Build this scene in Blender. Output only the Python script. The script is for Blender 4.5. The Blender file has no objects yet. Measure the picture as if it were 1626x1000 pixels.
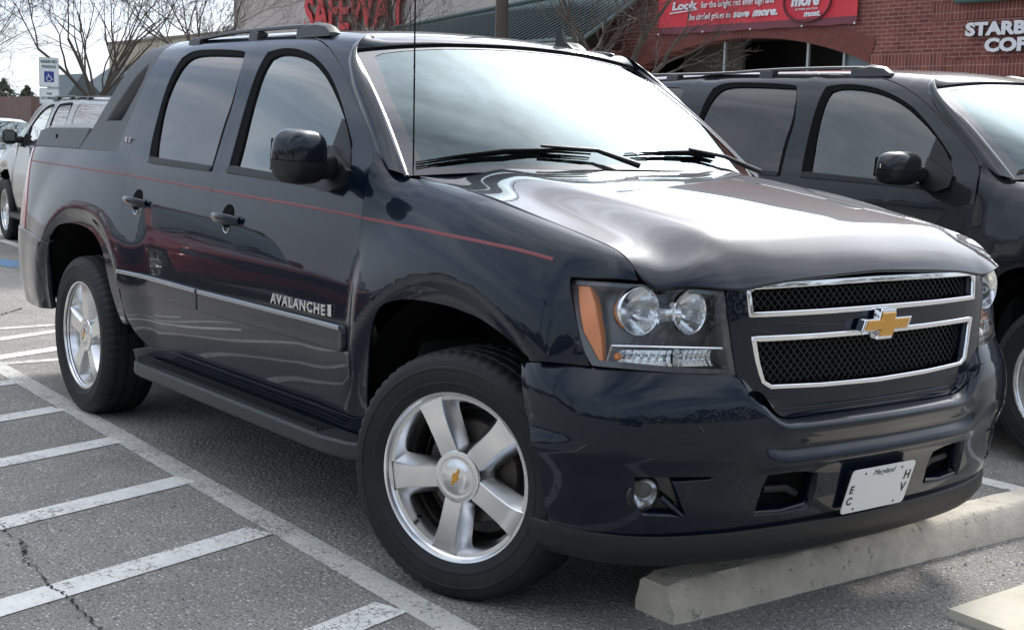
import bpy, bmesh, math, random
import numpy as np
from mathutils import Vector, Matrix, geometry
random.seed(7)
C = bpy.context.scene.collection
scene = bpy.context.scene
# ---------------------------------------------------------------- camera
cd = bpy.data.cameras.new('camera'); cam = bpy.data.objects.new('camera', cd); C.objects.link(cam)
scene.camera = cam
CP = Vector((3.54719, -3.36051, 1.475)); yaw, pit, rol = 2.50035707, -.131599287, .0288768992
f_ = Vector((math.cos(yaw)*math.cos(pit), math.sin(yaw)*math.cos(pit), math.sin(pit)))
r_ = Vector((math.sin(yaw), -math.cos(yaw), 0)); u_ = r_.cross(f_)
R2 = math.cos(rol)*r_+math.sin(rol)*u_; U2 = -math.sin(rol)*r_+math.cos(rol)*u_
cam.matrix_world = Matrix(((R2.x, U2.x, -f_.x, CP.x), (R2.y, U2.y, -f_.y, CP.y), (R2.z, U2.z, -f_.z, CP.z), (0, 0, 0, 1)))
cd.sensor_fit = 'HORIZONTAL'; cd.sensor_width = 36; cd.lens = 2184.95/1626*36
cd.clip_start = .05; cd.clip_end = 3000
scene.render.resolution_x = 1024; scene.render.resolution_y = 629
# ---------------------------------------------------------------- world, sun, exposure
SUN_AZ = math.radians(119); SUN_EL = math.radians(40)     # azimuth measured from +X towards +Y
sd = Vector((math.cos(SUN_AZ)*math.cos(SUN_EL), math.sin(SUN_AZ)*math.cos(SUN_EL), math.sin(SUN_EL)))
w = bpy.data.worlds.new("World"); scene.world = w; w.use_nodes = True
nt = w.node_tree; nt.nodes.clear()
def N(t, nt_=None, **k):
    n = (nt_ or nt).nodes.new(t)
    for a, b in k.items(): setattr(n, a, b)
    return n
def math_n(nt_, op, a, b=None, clamp=False):
    n = nt_.nodes.new('ShaderNodeMath'); n.operation = op; n.use_clamp = clamp
    for i, x in enumerate((a, b)):
        if x is None: continue
        if isinstance(x, (int, float)): n.inputs[i].default_value = x
        else: nt_.links.new(x, n.inputs[i])
    return n.outputs[0]
def mixc(nt_, fac, a, b, mode='MIX'):
    n = nt_.nodes.new('ShaderNodeMix'); n.data_type = 'RGBA'; n.blend_type = mode
    for sock, x in ((n.inputs[0], fac), (n.inputs[6], a), (n.inputs[7], b)):
        if isinstance(x, (int, float)): sock.default_value = x
        elif isinstance(x, tuple): sock.default_value = (*x, 1) if len(x) == 3 else x
        else: nt_.links.new(x, sock)
    return n.outputs[2]
def ramp(nt_, fac, stops):
    n = nt_.nodes.new('ShaderNodeValToRGB'); e = n.color_ramp.elements
    while len(e) < len(stops): e.new(.5)
    for i, (p, c) in enumerate(stops):
        e[i].position = p; c = (c, c, c) if isinstance(c, (int, float)) else c; e[i].color = (*c, 1)
    nt_.links.new(fac, n.inputs[0]); return n.outputs[0]
def noise(nt_, vec, scale, detail=4, rough=.55, dist=0):
    n = nt_.nodes.new('ShaderNodeTexNoise'); n.inputs['Scale'].default_value = scale; n.inputs['Detail'].default_value = detail
    n.inputs['Roughness'].default_value = rough; n.inputs['Distortion'].default_value = dist
    if vec is not None: nt_.links.new(vec, n.inputs['Vector'])
    return n.outputs[0]
tc = N('ShaderNodeTexCoord'); sky = N('ShaderNodeTexSky', sky_type='NISHITA', sun_disc=False)
sky.sun_elevation = SUN_EL; sky.sun_rotation = math.radians(90)-SUN_AZ; sky.dust_density = 2.0
sep = N('ShaderNodeSeparateXYZ'); nt.links.new(tc.outputs['Generated'], sep.inputs[0])
zc_ = math_n(nt, 'ADD', math_n(nt, 'MAXIMUM', sep.outputs[2], 0), .18)
cx = math_n(nt, 'DIVIDE', sep.outputs[0], zc_); cy = math_n(nt, 'DIVIDE', sep.outputs[1], zc_)
cmb = N('ShaderNodeCombineXYZ'); nt.links.new(cx, cmb.inputs[0]); nt.links.new(cy, cmb.inputs[1])
mp = N('ShaderNodeMapping'); nt.links.new(cmb.outputs[0], mp.inputs[0]); mp.inputs['Rotation'].default_value = (0, 0, .6); mp.inputs['Scale'].default_value = (1, .35, 1)
cl1 = noise(nt, mp.outputs[0], 1.3, 9, .62, .5)
cov = ramp(nt, cl1, [(.36, 0), (.56, 1)])
lowz = math_n(nt, 'SUBTRACT', 1, math_n(nt, 'MULTIPLY', sep.outputs[2], 2.2), True)
cov2 = math_n(nt, 'MAXIMUM', cov, math_n(nt, 'MULTIPLY', lowz, .9))
cl2 = noise(nt, mp.outputs[0], 2.6, 7, .6, .3)
ccol = mixc(nt, cl2, (2.5, 3.3, 4.6), (5.4, 5.8, 6.5)); ccol = mixc(nt, math_n(nt, 'POWER', lowz, 2.0), ccol, (4.3, 4.75, 5.3))
dot = N('ShaderNodeVectorMath', operation='DOT_PRODUCT'); nt.links.new(tc.outputs['Generated'], dot.inputs[0]); dot.inputs[1].default_value = sd
dp = math_n(nt, 'MAXIMUM', dot.outputs['Value'], 0)
g1 = math_n(nt, 'MULTIPLY', math_n(nt, 'POWER', dp, 12), 18.0)
g2 = math_n(nt, 'MULTIPLY', math_n(nt, 'POWER', dp, 4), 4.5)
gl = math_n(nt, 'ADD', math_n(nt, 'ADD', g1, g2), math_n(nt, 'MULTIPLY', math_n(nt, 'POWER', math_n(nt, 'MAXIMUM', sep.outputs[2], 0), 2), 9.0))
dot2 = N('ShaderNodeVectorMath', operation='DOT_PRODUCT'); nt.links.new(tc.outputs['Generated'], dot2.inputs[0]); dot2.inputs[1].default_value = (-.63, .68, .37)
dirn = math_n(nt, 'ADD', math_n(nt, 'MULTIPLY', math_n(nt, 'POWER', math_n(nt, 'MAXIMUM', dot2.outputs['Value'], 0), 10), 2.2), 1.0)
gcol = mixc(nt, 1.0, mixc(nt, 1.0, ccol, dirn, 'MULTIPLY'), gl, 'ADD')
skyc = mixc(nt, cov2, mixc(nt, 1.0, sky.outputs[0], (1.0, 1.0, 1.0), 'MULTIPLY'), gcol)
bg = N('ShaderNodeBackground'); bg.inputs[1].default_value = .1; nt.links.new(skyc, bg.inputs[0])
wo = N('ShaderNodeOutputWorld'); nt.links.new(bg.outputs[0], wo.inputs[0])
sl = bpy.data.lights.new('sun', 'SUN'); sl.energy = 1.7; sl.angle = math.radians(11); sl.color = (1, .965, .90)
so = bpy.data.objects.new('sun', sl); C.objects.link(so); so.rotation_euler = (-sd).to_track_quat('-Z', 'Y').to_euler()
scene.view_settings.view_transform = 'Standard'; scene.view_settings.look = 'None'
scene.view_settings.exposure = 0.82; scene.view_settings.gamma = 1
scene.render.engine = 'CYCLES'
# ---------------------------------------------------------------- body surfaces
def pchip(xs, ys, q):
    xs = np.asarray(xs, float); ys = np.asarray(ys, float); q = np.asarray(q, float)
    sh = ys.shape; ys = ys.reshape(len(xs), -1)
    h = np.diff(xs)[:, None]; d = np.diff(ys, axis=0) / h
    m = np.zeros_like(ys)
    if len(xs) > 2:
        a, b = d[:-1], d[1:]; w1 = 2*h[1:] + h[:-1]; w2 = h[1:] + 2*h[:-1]
        with np.errstate(all='ignore'):
            hm = (w1 + w2) / (w1/np.where(a == 0, 1, a) + w2/np.where(b == 0, 1, b))
        m[1:-1] = np.where(a*b > 0, hm, 0)
    m[0] = d[0]; m[-1] = d[-1]
    q = np.clip(q, xs[0], xs[-1])
    i = np.clip(np.searchsorted(xs, q) - 1, 0, len(xs)-2); hh = h[i]; t = ((q - xs[i])[:, None]) / hh
    r = (2*t**3-3*t**2+1)*ys[i] + (t**3-2*t**2+t)*hh*m[i] + (-2*t**3+3*t**2)*ys[i+1] + (t**3-t**2)*hh*m[i+1]
    return r.reshape((len(q),) + sh[1:])
def p1(xs, ys, q): return pchip(xs, ys, np.atleast_1d(q))
def gsmooth(A, sig, axis):
    if sig <= 0: return A
    r = int(3*sig)+1; k = np.exp(-.5*(np.arange(-r, r+1)/sig)**2); k /= k.sum()
    A = np.moveaxis(A, axis, 0)
    first, last = A[0], A[-1]
    pre = np.stack([2*first - A[min(j, len(A)-1)] for j in range(r, 0, -1)])
    post = np.stack([2*last - A[max(-1-j, -len(A))] for j in range(1, r+1)])
    B = np.concatenate([pre, A, post]); out = sum(k[j]*B[j:j+len(A)] for j in range(2*r+1))
    return np.moveaxis(out, 0, axis)
class Net:
    def __init__(s, us, vs, T, du=.01, dv=.008, su=3, sv=2, flip=False, post=None):
        T = np.asarray(T, float)
        s.u0, s.u1, s.v0, s.v1 = us[0], us[-1], vs[0], vs[-1]
        s.nu = int((s.u1-s.u0)/du)+1; s.nv = int((s.v1-s.v0)/dv)+1
        s.U = np.linspace(s.u0, s.u1, s.nu); s.V = np.linspace(s.v0, s.v1, s.nv)
        A = pchip(us, T, s.U)                                   # nu x rows x 3
        A = pchip(vs, np.moveaxis(A, 1, 0), s.V); A = np.moveaxis(A, 0, 1)
        A = gsmooth(A, su, 0); A = gsmooth(A, sv, 1)
        if post is not None: A = post(A)
        s.P = A
        gu = np.gradient(A, axis=0); gv = np.gradient(A, axis=1)
        n = np.cross(gu, gv); n /= np.linalg.norm(n, axis=2, keepdims=True)+1e-12
        s.N = -n if flip else n
    def __call__(s, uv):
        uv = np.atleast_2d(np.asarray(uv, float))
        a = np.clip((uv[:, 0]-s.u0)/(s.u1-s.u0)*(s.nu-1), 0, s.nu-1.001)
        b = np.clip((uv[:, 1]-s.v0)/(s.v1-s.v0)*(s.nv-1), 0, s.nv-1.001)
        i = a.astype(int); j = b.astype(int); f = (a-i)[:, None]; g = (b-j)[:, None]
        def L(G): return (1-f)*(1-g)*G[i, j]+f*(1-g)*G[i+1, j]+(1-f)*g*G[i, j+1]+f*g*G[i+1, j+1]
        n = L(s.N); n /= np.linalg.norm(n, axis=1, keepdims=True)
        return L(s.P), n
def sstep(a, b, x):
    t = np.clip((x-a)/(b-a), 0, 1); return t*t*(3-2*t)
ARF = (0., .385, .560, 2.0); ARR = (-3.302, .385, .575, 2.4)
def flare(A):
    x = A[..., 0]; z = A[..., 2]; y = A[..., 1].copy()
    for cx, cz, R, n in (ARF, ARR):
        dz = np.where(z > cz, z-cz, (cz-z)*.35)
        rho = (np.abs(x-cx)**n+np.abs(dz)**n)**(1/n)
        g = .026*(1-sstep(R+.085, R+.42, rho))
        g = g - .034*(1-sstep(R, R+.085, rho))
        g = g*(1-.75*sstep(.50, .60, np.abs(x))) if cx == 0 else g
        y = y - g
    B = A.copy(); B[..., 1] = y
    return B
def taper(A):
    return flare(A)
# fender side, right-hand side of the truck (y negative)
def build_fs():
    us = [-.80, -.70, -.62, -.54, -.48, -.42, -.2, 0, .25, .45, .56, .66, .74, .80]
    W = p1([-.8, 0, .3, .45, .55, .62, .68, .74, .80], [.985, .985, .975, .962, .945, .925, .897, .855, .80], us)
    zt = p1([-.8, -.66, -.60, -.54, -.48, -.42, 0, .25, .5, .65, .69, .73, .80], [1.56, 1.48, 1.42, 1.365, 1.337, 1.322, 1.276, 1.232, 1.185, 1.147, 1.125, 1.085, 1.04], us)
    yg = p1([-.8, -.6, -.42, -.3, 0, .25, .47, .65, .74, .80], [.83, .846, .822, .818, .822, .824, .82, .812, .800, .78], us)
    f8 = p1([-.8, -.55, -.3, 1], [.42, .40, .43, .45], us)
    vs = [0, .15, .30, .45, .60, .70, .80, .90, .98, 1.03, 1.07]
    T = []
    for k, u in enumerate(us):
        w = W[k]; h = zt[k]-1.0; D = w-.018-yg[k]
        row = [(w-.07, .30), (w-.035, .45), (w-.008, .60), (w, .75), (w-.006, .90), (w-.018, 1.0)]
        row += [(w-.018-D*.20, 1+.45*h), (w-.018-D*f8[k], 1+.80*h), (w-.018-D*.74, 1+.95*h), (yg[k], zt[k]), (yg[k]-.05, zt[k]+.008)]
        T.append([(u, -y, z) for y, z in row])
    return Net(us, vs, T, post=flare)
CSV = [0, .15, .30, .45, .60, .70, .80, .90, .98, 1.02, 1.10, 1.20, 1.30, 1.40, 1.47, 1.52, 1.56, 1.60, 1.68, 1.78]
CSP = [(.30, .915), (.45, .95), (.60, .977), (.75, .985), (.90, .979), (1.0, .966), (1.1, .950), (1.2, .930), (1.28, .911), (1.32, .896), (1.40, .866), (1.50, .833), (1.60, .799), (1.70, .761), (1.76, .729), (1.80, .70), (1.83, .665), (1.85, .62), (1.872, .54), (1.888, .44)]
def build_cs():
    us = [-4.66, -4.6, -4.5, -4.35, -4.1, -3.8, -3.3, -2.9, -2.4, -1.9, -1.4, -1.15, -1.0, -.8, -.6, -.4, -.2]
    dY = p1([-4.66, -4.6, -4.5, -4.35, -4.1, -3.8, -3.3, -2], [-.17, -.12, -.075, -.042, -.02, -.01, -.003, 0], us)
    dz = p1([-4.66, -3.2, -2.8, -2.2, -1.6, -1.3, -1.05, -.9, -.6, -.2], [-.01, .0, .012, .014, .005, -.008, -.03, -.05, -.09, -.14], us)
    T = []
    for k, u in enumerate(us):
        T.append([(u, -(y+dY[k]), z+dz[k]*max(0, (v-1.2)/.4)) for v, (z, y) in zip(CSV, CSP)])
    return Net(us, CSV, T, post=taper)
# wrap-round front surfaces: u = distance along the plan curve from the centre line towards the right side
def wrapnet(pts, vs, prof, su=3, sv=1.5, dv=.006, flip=False):
    pts = np.array(pts, float); s = np.concatenate([[0], np.cumsum(np.linalg.norm(np.diff(pts, axis=0), axis=1))])
    # reflect for a smooth centre
    S = np.concatenate([-s[:0:-1], s]); Q = np.concatenate([pts[:0:-1]*[1, -1], pts])
    q = np.arange(-1.6, s[-1]+1e-6, .01); q = q[q >= -s[-1]]
    C = pchip(S, Q, q); C = gsmooth(C, 5, 0)
    t = np.gradient(C, axis=0); t /= np.linalg.norm(t, axis=1, keepdims=True); nn = np.stack([t[:, 1], -t[:, 0]], 1)
    nn = np.where((nn*C).sum(1, keepdims=True) < 0, -nn, nn)
    T = []
    for k in range(len(q)):
        row = [(d-.028*float(sstep(1.24, 1.40, abs(q[k]))), z) for d, z in prof(abs(q[k]))]
        T.append([(C[k, 0]+nn[k, 0]*d, -(C[k, 1]+nn[k, 1]*d), z) for d, z in row])
    net = Net(q, vs, T, du=.01, dv=dv, su=su, sv=sv, flip=flip); net.smax = s[-1]
    return net
PF = [(.896, 0), (.891, .25), (.871, .5), (.845, .63), (.793, .75), (.71, .865), (.63, .925), (.52, .955), (.38, .975)]
def prof_face(s):
    k = sstep(.5, 1.05, s)
    return [(.012+.01*k, .74), (.006+.008*k, .80), (0, .88), (-.002-.014*k, .96), (-.008-.036*k, 1.04), (-.018-.052*k, 1.10), (-.045-.06*k, 1.15)]
PB = [(.962, 0), (.950, .3), (.918, .55), (.865, .73), (.79, .86), (.70, .935), (.60, .972), (.50, .986), (.30, .995)]
BV = [0, .04, .09, .15, .20, .235, .26, .30, .36, .43, .47, .50]
def prof_bump(s):
    c = 1-sstep(.42, .56, s)           # central zone
    e = sstep(.95, 1.25, s)
    side = [(-.075, .335), (-.055, .375), (-.040, .425), (-.030, .485), (-.022, .535), (-.012, .570), (-.002, .595), (.002, .64), (0, .69), (-.012, .75), (-.036, .80), (-.055, .832)]
    cen = [(-.072, .335), (-.056, .375), (-.042, .425), (-.028, .485), (-.012, .535), (.004, .560), (-.004, .578), (-.020, .594), (-.006, .628), (.004, .658), (-.024, .678), (-.080, .690)]
    return [((1-c)*a[0]+c*b[0]+e*(.022 if a[1] < .6 else .018*sstep(.7, .8, a[1])), (1-c)*a[1]+c*b[1]) for a, b in zip(side, cen)]
def build_face(): return wrapnet(PF, [.74, .80, .88, .96, 1.04, 1.10, 1.15], prof_face, flip=True)
def build_bump(): return wrapnet(PB, BV, prof_bump, flip=True, sv=.9)
PV = [(.93, 0), (.915, .3), (.88, .55), (.825, .72), (.75, .84), (.66, .905), (.56, .945), (.46, .965), (.30, .975)]
def build_val(): return wrapnet(PV, [0, .05, .09, .13], lambda s: [(-.05, .262), (-.022, .290), (-.010, .322), (-.012, .36)], flip=True)
# hood: u = x, v = y/gap half-width in [-1,1]
def build_hood():
    us = [-.50, -.42, -.3, 0, .25, .5, .58, .62, .65, .68, .71, .74, .77, .80, .84, .875, .90]
    yg = p1([-.5, -.42, -.33, -.05, .25, .47, .62, .72, .80, .90], [.825, .822, .818, .822, .824, .82, .814, .814, .80, .79], us)
    ze = p1([-.5, -.42, 0, .25, .5, .65, .69, .73, .78, .83, .87, .9], [1.335, 1.322, 1.276, 1.232, 1.185, 1.147, 1.122, 1.088, 1.048, .995, .93, .88], us)
    zcf = lambda q: float(p1([-.6, -.5, -.42, -.2, 0, .25, .5, .62, .69, .71, .74, .78, .82, .85, .88, .92], [1.395, 1.385, 1.372, 1.345, 1.324, 1.292, 1.254, 1.232, 1.2175, 1.211, 1.194, 1.167, 1.137, 1.108, 1.07, 1.01], q)[0])
    vs = np.array([-1, -.965, -.93, -.9, -.87, -.8, -.76, -.72, -.69, -.66, -.6, -.5, -.3, 0, .3, .5, .6, .66, .69, .72, .76, .8, .87, .9, .93, .965, 1])
    a = np.abs(vs); shp = p1([0, .35, .6, .66, .72, .80, .87, .93, 1], [1, .965, .90, .86, .68, .36, .14, .06, 0], a); shf = p1([0, .5, .66, .745, .82, .885, .94, .985, 1], [1, .955, .88, .80, .68, .53, .34, .12, 0], a)
    T = [[(u, yg[k]*v, ze[k]+(zcf(u-.033*(1-min(1, a[j]/.7)**2))-ze[k])*(shp[j]+(shf[j]-shp[j])*float(sstep(.66, .80, u)))) for j, v in enumerate(vs)] for k, u in enumerate(us)]
    return Net(us, list(vs), T, du=.008, dv=.008, su=1.8, sv=2.4)
# windshield: u = y/half width, v 0..1 base..header
def build_ws():
    us = [-1, -.9, -.7, -.4, 0, .4, .7, .9, 1]; vs = [0, .25, .5, .75, 1]
    T = []
    for u in us:
        c = 1-abs(u)**2.2; row = []
        for v in vs:
            x = -.430+(-1.043+.430)*v; y = .855+(.718-.855)*v; z = 1.318+(1.76-1.318)*v
            b = .02*math.sin(math.pi*v)
            row.append((x+c*(.22*(1-v)+.06*v)+b*.5, u*y, z+c*(.035*(1-v)+.052*v)+b*.8))
        T.append(row)
    return Net(us, vs, T, du=.02, dv=.02, su=2, sv=2, flip=False)
# roof: u = x, v = y (metres) between the side rails
def build_roof(long=False):
    us = ([-4.55, -4.45, -4.3, -3.8] if long else [])+[-2.95, -2.8, -2.6, -2.2, -1.8, -1.4, -1.2, -1.08, -1.0, -.9]
    zc = p1(([-4.55, -4.45, -4.3, -3.6, -2.7] if long else [-2.95, -2.7])+[ -2.2, -1.8, -1.4, -1.2, -1.08, -.98, -.9], ([1.80, 1.845, 1.86, 1.885, 1.895] if long else [1.855, 1.88])+[1.900, 1.900, 1.885, 1.865, 1.84, 1.805, 1.76], us)
    dz = p1([-4.66, -3.2, -2.8, -2.2, -1.6, -1.3, -1.12, -1.05, -1.0, -.9], [-.01, .0, .012, .014, .005, -.008, -.028, -.05, -.072, -.12], us)
    vs = [-.60, -.56, -.5, -.35, -.15, 0, .15, .35, .5, .56, .60]
    e0 = 1.852; T = []
    for k, u in enumerate(us):
        ze = e0+dz[k]
        T.append([(u, v, ze+(zc[k]-ze)*(1-(abs(v)/.60)**2.2)) for v in vs])
    return Net(us, vs, T, su=3, sv=2)
OUT = {
'fender': [(-0.562,0.99),(-0.535,0.988),(-0.49,0.988),(-0.434,0.992),(-0.379,1.008),(-0.323,1.036),(-0.203,1.032),(-0.034,1.02),(0.109,1.018),(0.263,1.024),(0.379,1.026),(0.48,1.022),(0.561,1.022),(0.623,1.025),(0.66,1.024),(0.695,1.008),(0.721,0.942),(0.692,0.867),(0.652,0.83),(0.606,0.811),(0.567,0.801),(0.537,0.795),(0.538,0.776),(0.563,0.708),(0.591,0.637),(0.617,0.579),(0.641,0.536),(0.575,0.535),(0.512,0.535),(0.454,0.527),(0.446,0.539),(0.403,0.551),(0.36,0.564),(0.313,0.576),(0.265,0.59),(0.166,0.618),(0.043,0.633),(-0.089,0.636),(-0.215,0.63),(-0.293,0.617),(-0.352,0.593),(-0.389,0.557),(-0.423,0.505),(-0.462,0.417),(-0.478,0.326),(-0.495,0.234),(-0.511,0.158),(-0.577,0.16),(-0.583,0.208),(-0.572,0.278),(-0.536,0.41),(-0.544,0.586),(-0.571,0.702),(-0.575,0.749),(-0.58,0.788),(-0.574,0.852),(-0.575,0.895),(-0.59,0.951),(-0.589,0.985)],
'hoodgap': [(-0.197,-1.0),(-0.021,-1.0),(0.117,-1.0),(0.265,-1.0),(0.379,-1.0),(0.482,-1.0),(0.564,-1.0),(0.627,-1.0),(0.664,-1.0),(0.699,-1.0),(0.726,-1.0)],
'hoodfront': [(0.73,-1.0),(0.784,-0.955),(0.83,-0.869),(0.868,-0.728),(0.9,-0.36),(0.9,0.016)],
'frontdoor': [(-0.575,0.165),(-0.583,0.208),(-0.572,0.278),(-0.536,0.41),(-0.544,0.586),(-0.574,0.704),(-0.581,0.784),(-0.591,0.859),(-0.597,0.956),(-0.606,1.01),(-0.617,1.071),(-0.596,1.091),(-0.674,1.135),(-0.773,1.207),(-0.938,1.335),(-1.08,1.426),(-1.245,1.507),(-1.387,1.546),(-1.569,1.572),(-1.727,1.581),(-1.897,1.59),(-1.827,1.466),(-1.821,1.332),(-1.84,1.208),(-1.833,1.051),(-1.81,0.975),(-1.853,0.905),(-1.819,0.713),(-1.822,0.539),(-1.824,0.432),(-1.824,0.325),(-1.806,0.233)],
'reardoor': [(-1.897,1.59),(-1.827,1.466),(-1.821,1.332),(-1.84,1.208),(-1.833,1.051),(-1.81,0.975),(-1.853,0.905),(-1.819,0.713),(-1.822,0.539),(-1.824,0.432),(-1.824,0.325),(-1.806,0.233),(-1.788,0.124)],
'reardoor2': [(-2.684,0.453),(-2.692,0.57),(-2.714,0.657),(-2.764,0.807),(-2.812,0.935),(-2.838,1.048),(-2.833,1.198),(-2.799,1.28),(-2.747,1.415),(-2.753,1.53),(-3.022,1.7)],
'archRdoor': [(-2.679,0.409),(-2.659,0.336),(-2.614,0.258),(-2.552,0.201),(-2.451,0.154)],
'archRq': [(-3.826,0.142),(-3.841,0.213),(-3.832,0.283),(-3.825,0.403),(-3.785,0.502),(-3.731,0.58),(-3.664,0.628),(-3.548,0.652),(-3.353,0.656),(-3.176,0.621),(-3.061,0.578),(-2.984,0.498),(-2.933,0.426),(-2.88,0.34),(-2.815,0.255),(-2.783,0.192)],
'quarter': [(-2.684,0.453),(-2.692,0.57),(-2.714,0.657),(-2.764,0.807),(-2.812,0.935),(-2.838,1.048),(-2.833,1.198),(-2.799,1.28),(-2.747,1.415),(-2.753,1.53),(-3.022,1.7),(-2.967,1.631),(-2.88,1.569),(-2.843,1.496),(-2.859,1.389),(-2.947,1.287),(-3.018,1.147),(-3.006,1.028),(-3.228,1.028),(-3.53,1.03),(-3.925,1.026),(-4.318,1.024),(-4.414,1.007),(-4.401,0.922),(-4.311,0.783),(-4.264,0.663),(-4.229,0.57),(-3.944,0.537),(-3.776,0.523)],
'glassR': [(-2.519,1.013),(-2.579,1.095),(-2.626,1.257),(-2.604,1.361),(-2.562,1.45),(-2.497,1.486),(-2.322,1.49),(-1.954,1.472),(-1.927,1.434),(-1.896,1.286),(-1.915,1.15),(-1.895,0.998)],
'trimR': [(-2.579,0.997),(-2.628,1.074),(-2.651,1.222),(-2.654,1.35),(-2.618,1.479),(-2.546,1.52),(-2.314,1.518),(-1.973,1.499),(-1.942,1.479),(-1.871,1.286),(-1.885,1.142),(-1.867,0.978)],
'beltR': [(-2.579,0.997),(-2.565,1.014),(-1.901,0.998),(-1.89,0.975),(-2.538,0.984)],
'glassF': [(-1.66,1.002),(-1.696,1.192),(-1.706,1.38),(-1.684,1.452),(-1.624,1.476),(-1.477,1.472),(-1.31,1.439),(-1.147,1.373),(-0.999,1.284),(-0.904,1.208),(-0.911,1.089),(-0.909,0.97)],
'trimF': [(-1.719,0.976),(-1.742,1.074),(-1.756,1.276),(-1.75,1.41),(-1.74,1.484),(-1.634,1.505),(-1.487,1.501),(-1.319,1.467),(-1.123,1.387),(-0.979,1.29),(-0.883,1.203),(-0.785,1.115),(-0.774,1.044),(-0.817,0.954)],
'beltF': [(-1.719,0.976),(-1.729,0.999),(-1.662,1.004),(-0.91,0.972),(-0.861,0.95)],
'sail': [(-0.895,1.2),(-0.836,1.147),(-0.771,1.08),(-0.737,1.016),(-0.752,0.96),(-0.818,0.936),(-0.895,0.941),(-0.909,0.97),(-0.915,1.089)],
'butt': [(-3.006,1.028),(-3.018,1.147),(-2.947,1.287),(-2.859,1.389),(-2.843,1.496),(-2.88,1.569),(-2.967,1.631),(-3.0,1.597),(-3.017,1.542),(-3.116,1.48),(-3.209,1.38),(-3.308,1.302),(-3.433,1.138),(-3.542,1.023)],
'butthole': [(-2.939,1.456),(-2.902,1.368),(-2.986,1.275),(-3.086,1.168),(-3.313,1.169),(-3.209,1.251),(-3.105,1.343),(-3.02,1.406)],
'cargo': [(-3.591,1.021),(-3.523,1.143),(-3.93,1.128),(-4.278,1.12),(-4.44,1.104),(-4.418,1.018)],
'molR': [(-2.664,0.481),(-2.664,0.41),(-1.857,0.404),(-1.849,0.475)],
'molF': [(-1.817,0.476),(-1.825,0.408),(-0.649,0.397),(-0.621,0.428),(-0.628,0.478),(-0.679,0.48)],
'stripe': [(-0.567,0.797),(-0.512,0.807),(-0.453,0.814),(-0.391,0.817),(-0.307,0.819),(-0.226,0.821),(-0.148,0.822),(-0.072,0.822),(0.033,0.825),(0.13,0.83),(0.22,0.835),(0.306,0.84),(0.387,0.841),(0.459,0.841)],
'stripe2': [(-4.336,0.942),(-3.835,0.938),(-3.4,0.937),(-2.881,0.926),(-2.346,0.909),(-1.852,0.902),(-1.45,0.893),(-1.075,0.885),(-0.785,0.877),(-0.591,0.87)],
'handleR': [(-2.607,0.81)],
'handleF': [(-1.639,0.793)],
'text': [(-1.171,0.498),(-0.696,0.501),(-0.659,0.512)],
'ltz': [(-2.909,1.088)],
'headlight': [(1.111,1.072),(0.976,1.074),(0.859,1.073),(0.738,1.068),(0.622,1.059),(0.607,0.978),(0.589,0.898),(0.571,0.816),(0.682,0.822),(0.791,0.829),(0.895,0.835),(0.987,0.837),(1.017,0.879),(1.047,0.938),(1.081,1.004)],
'amber': [(1.075,1.061),(1.032,1.064),(1.003,1.011),(0.974,0.927),(0.957,0.845),(1.011,0.845),(1.036,0.939),(1.063,1.006)],
'lampA': [(0.857,0.998)],
'lampB': [(0.718,0.998)],
'bar': [(0.937,0.898),(0.605,0.893),(0.605,0.886),(0.937,0.891)],
'low1': [(0.93,0.891),(0.747,0.89),(0.747,0.838),(0.904,0.841)],
'low2': [(0.738,0.89),(0.621,0.889),(0.62,0.834),(0.738,0.836)],
'gtop': [(-0.039,1.076),(0.256,1.076),(0.537,1.072),(0.553,1.06),(0.536,0.984),(0.258,0.981),(-0.036,0.983)],
'gtopi': [(-0.037,1.061),(0.257,1.061),(0.523,1.058),(0.536,1.051),(0.521,0.997),(0.259,0.995),(-0.035,1.0)],
'glow': [(-0.039,0.917),(0.255,0.918),(0.521,0.922),(0.501,0.85),(0.483,0.793),(0.451,0.775),(0.254,0.766),(-0.041,0.757)],
'glowi': [(-0.041,0.901),(0.255,0.905),(0.5,0.905),(0.485,0.849),(0.469,0.799),(0.446,0.787),(0.253,0.78),(-0.042,0.772)],
'emb': [(-0.059,0.941),(0.064,0.925),(-0.19,0.959)],
'bumptop': [(1.06,0.5),(0.94,0.5),(0.821,0.495),(0.702,0.487),(0.593,0.483),(0.563,0.466),(0.547,0.438),(0.527,0.417),(0.506,0.409)],
'ledge': [(0.506,0.409),(0.469,0.433),(0.278,0.471),(-0.005,0.466)],
'bumpbot': [(1.195,0.005),(1.012,0.023),(0.798,0.041),(0.588,0.041),(0.349,0.034),(0.13,0.019)],
'fogpk': [(0.892,0.203),(0.795,0.204),(0.65,0.193),(0.687,0.139),(0.708,0.082),(0.863,0.089),(0.898,0.122)],
'fog': [(0.865,0.157)],
'intake': [(0.477,0.186),(0.363,0.188),(0.287,0.175),(0.261,0.137),(0.258,0.065),(0.384,0.061),(0.492,0.068),(0.484,0.122)],
'intkR': [(-0.364,0.168),(-0.626,0.173),(-0.498,0.083),(-0.351,0.068)],
'plate': [(0.128,0.168),(-0.159,0.169),(-0.152,0.033),(0.137,0.023)],
'val': [(1.123,0.11),(-0.55,0.13)],
'bumprear': [(1.341,0.478),(1.318,0.453),(1.294,0.414),(1.274,0.351),(1.244,0.294),(1.21,0.247),(1.207,0.175),(1.195,0.101),(1.196,0.03)],
'fuel': [(-3.708,0.813)],
}
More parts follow.
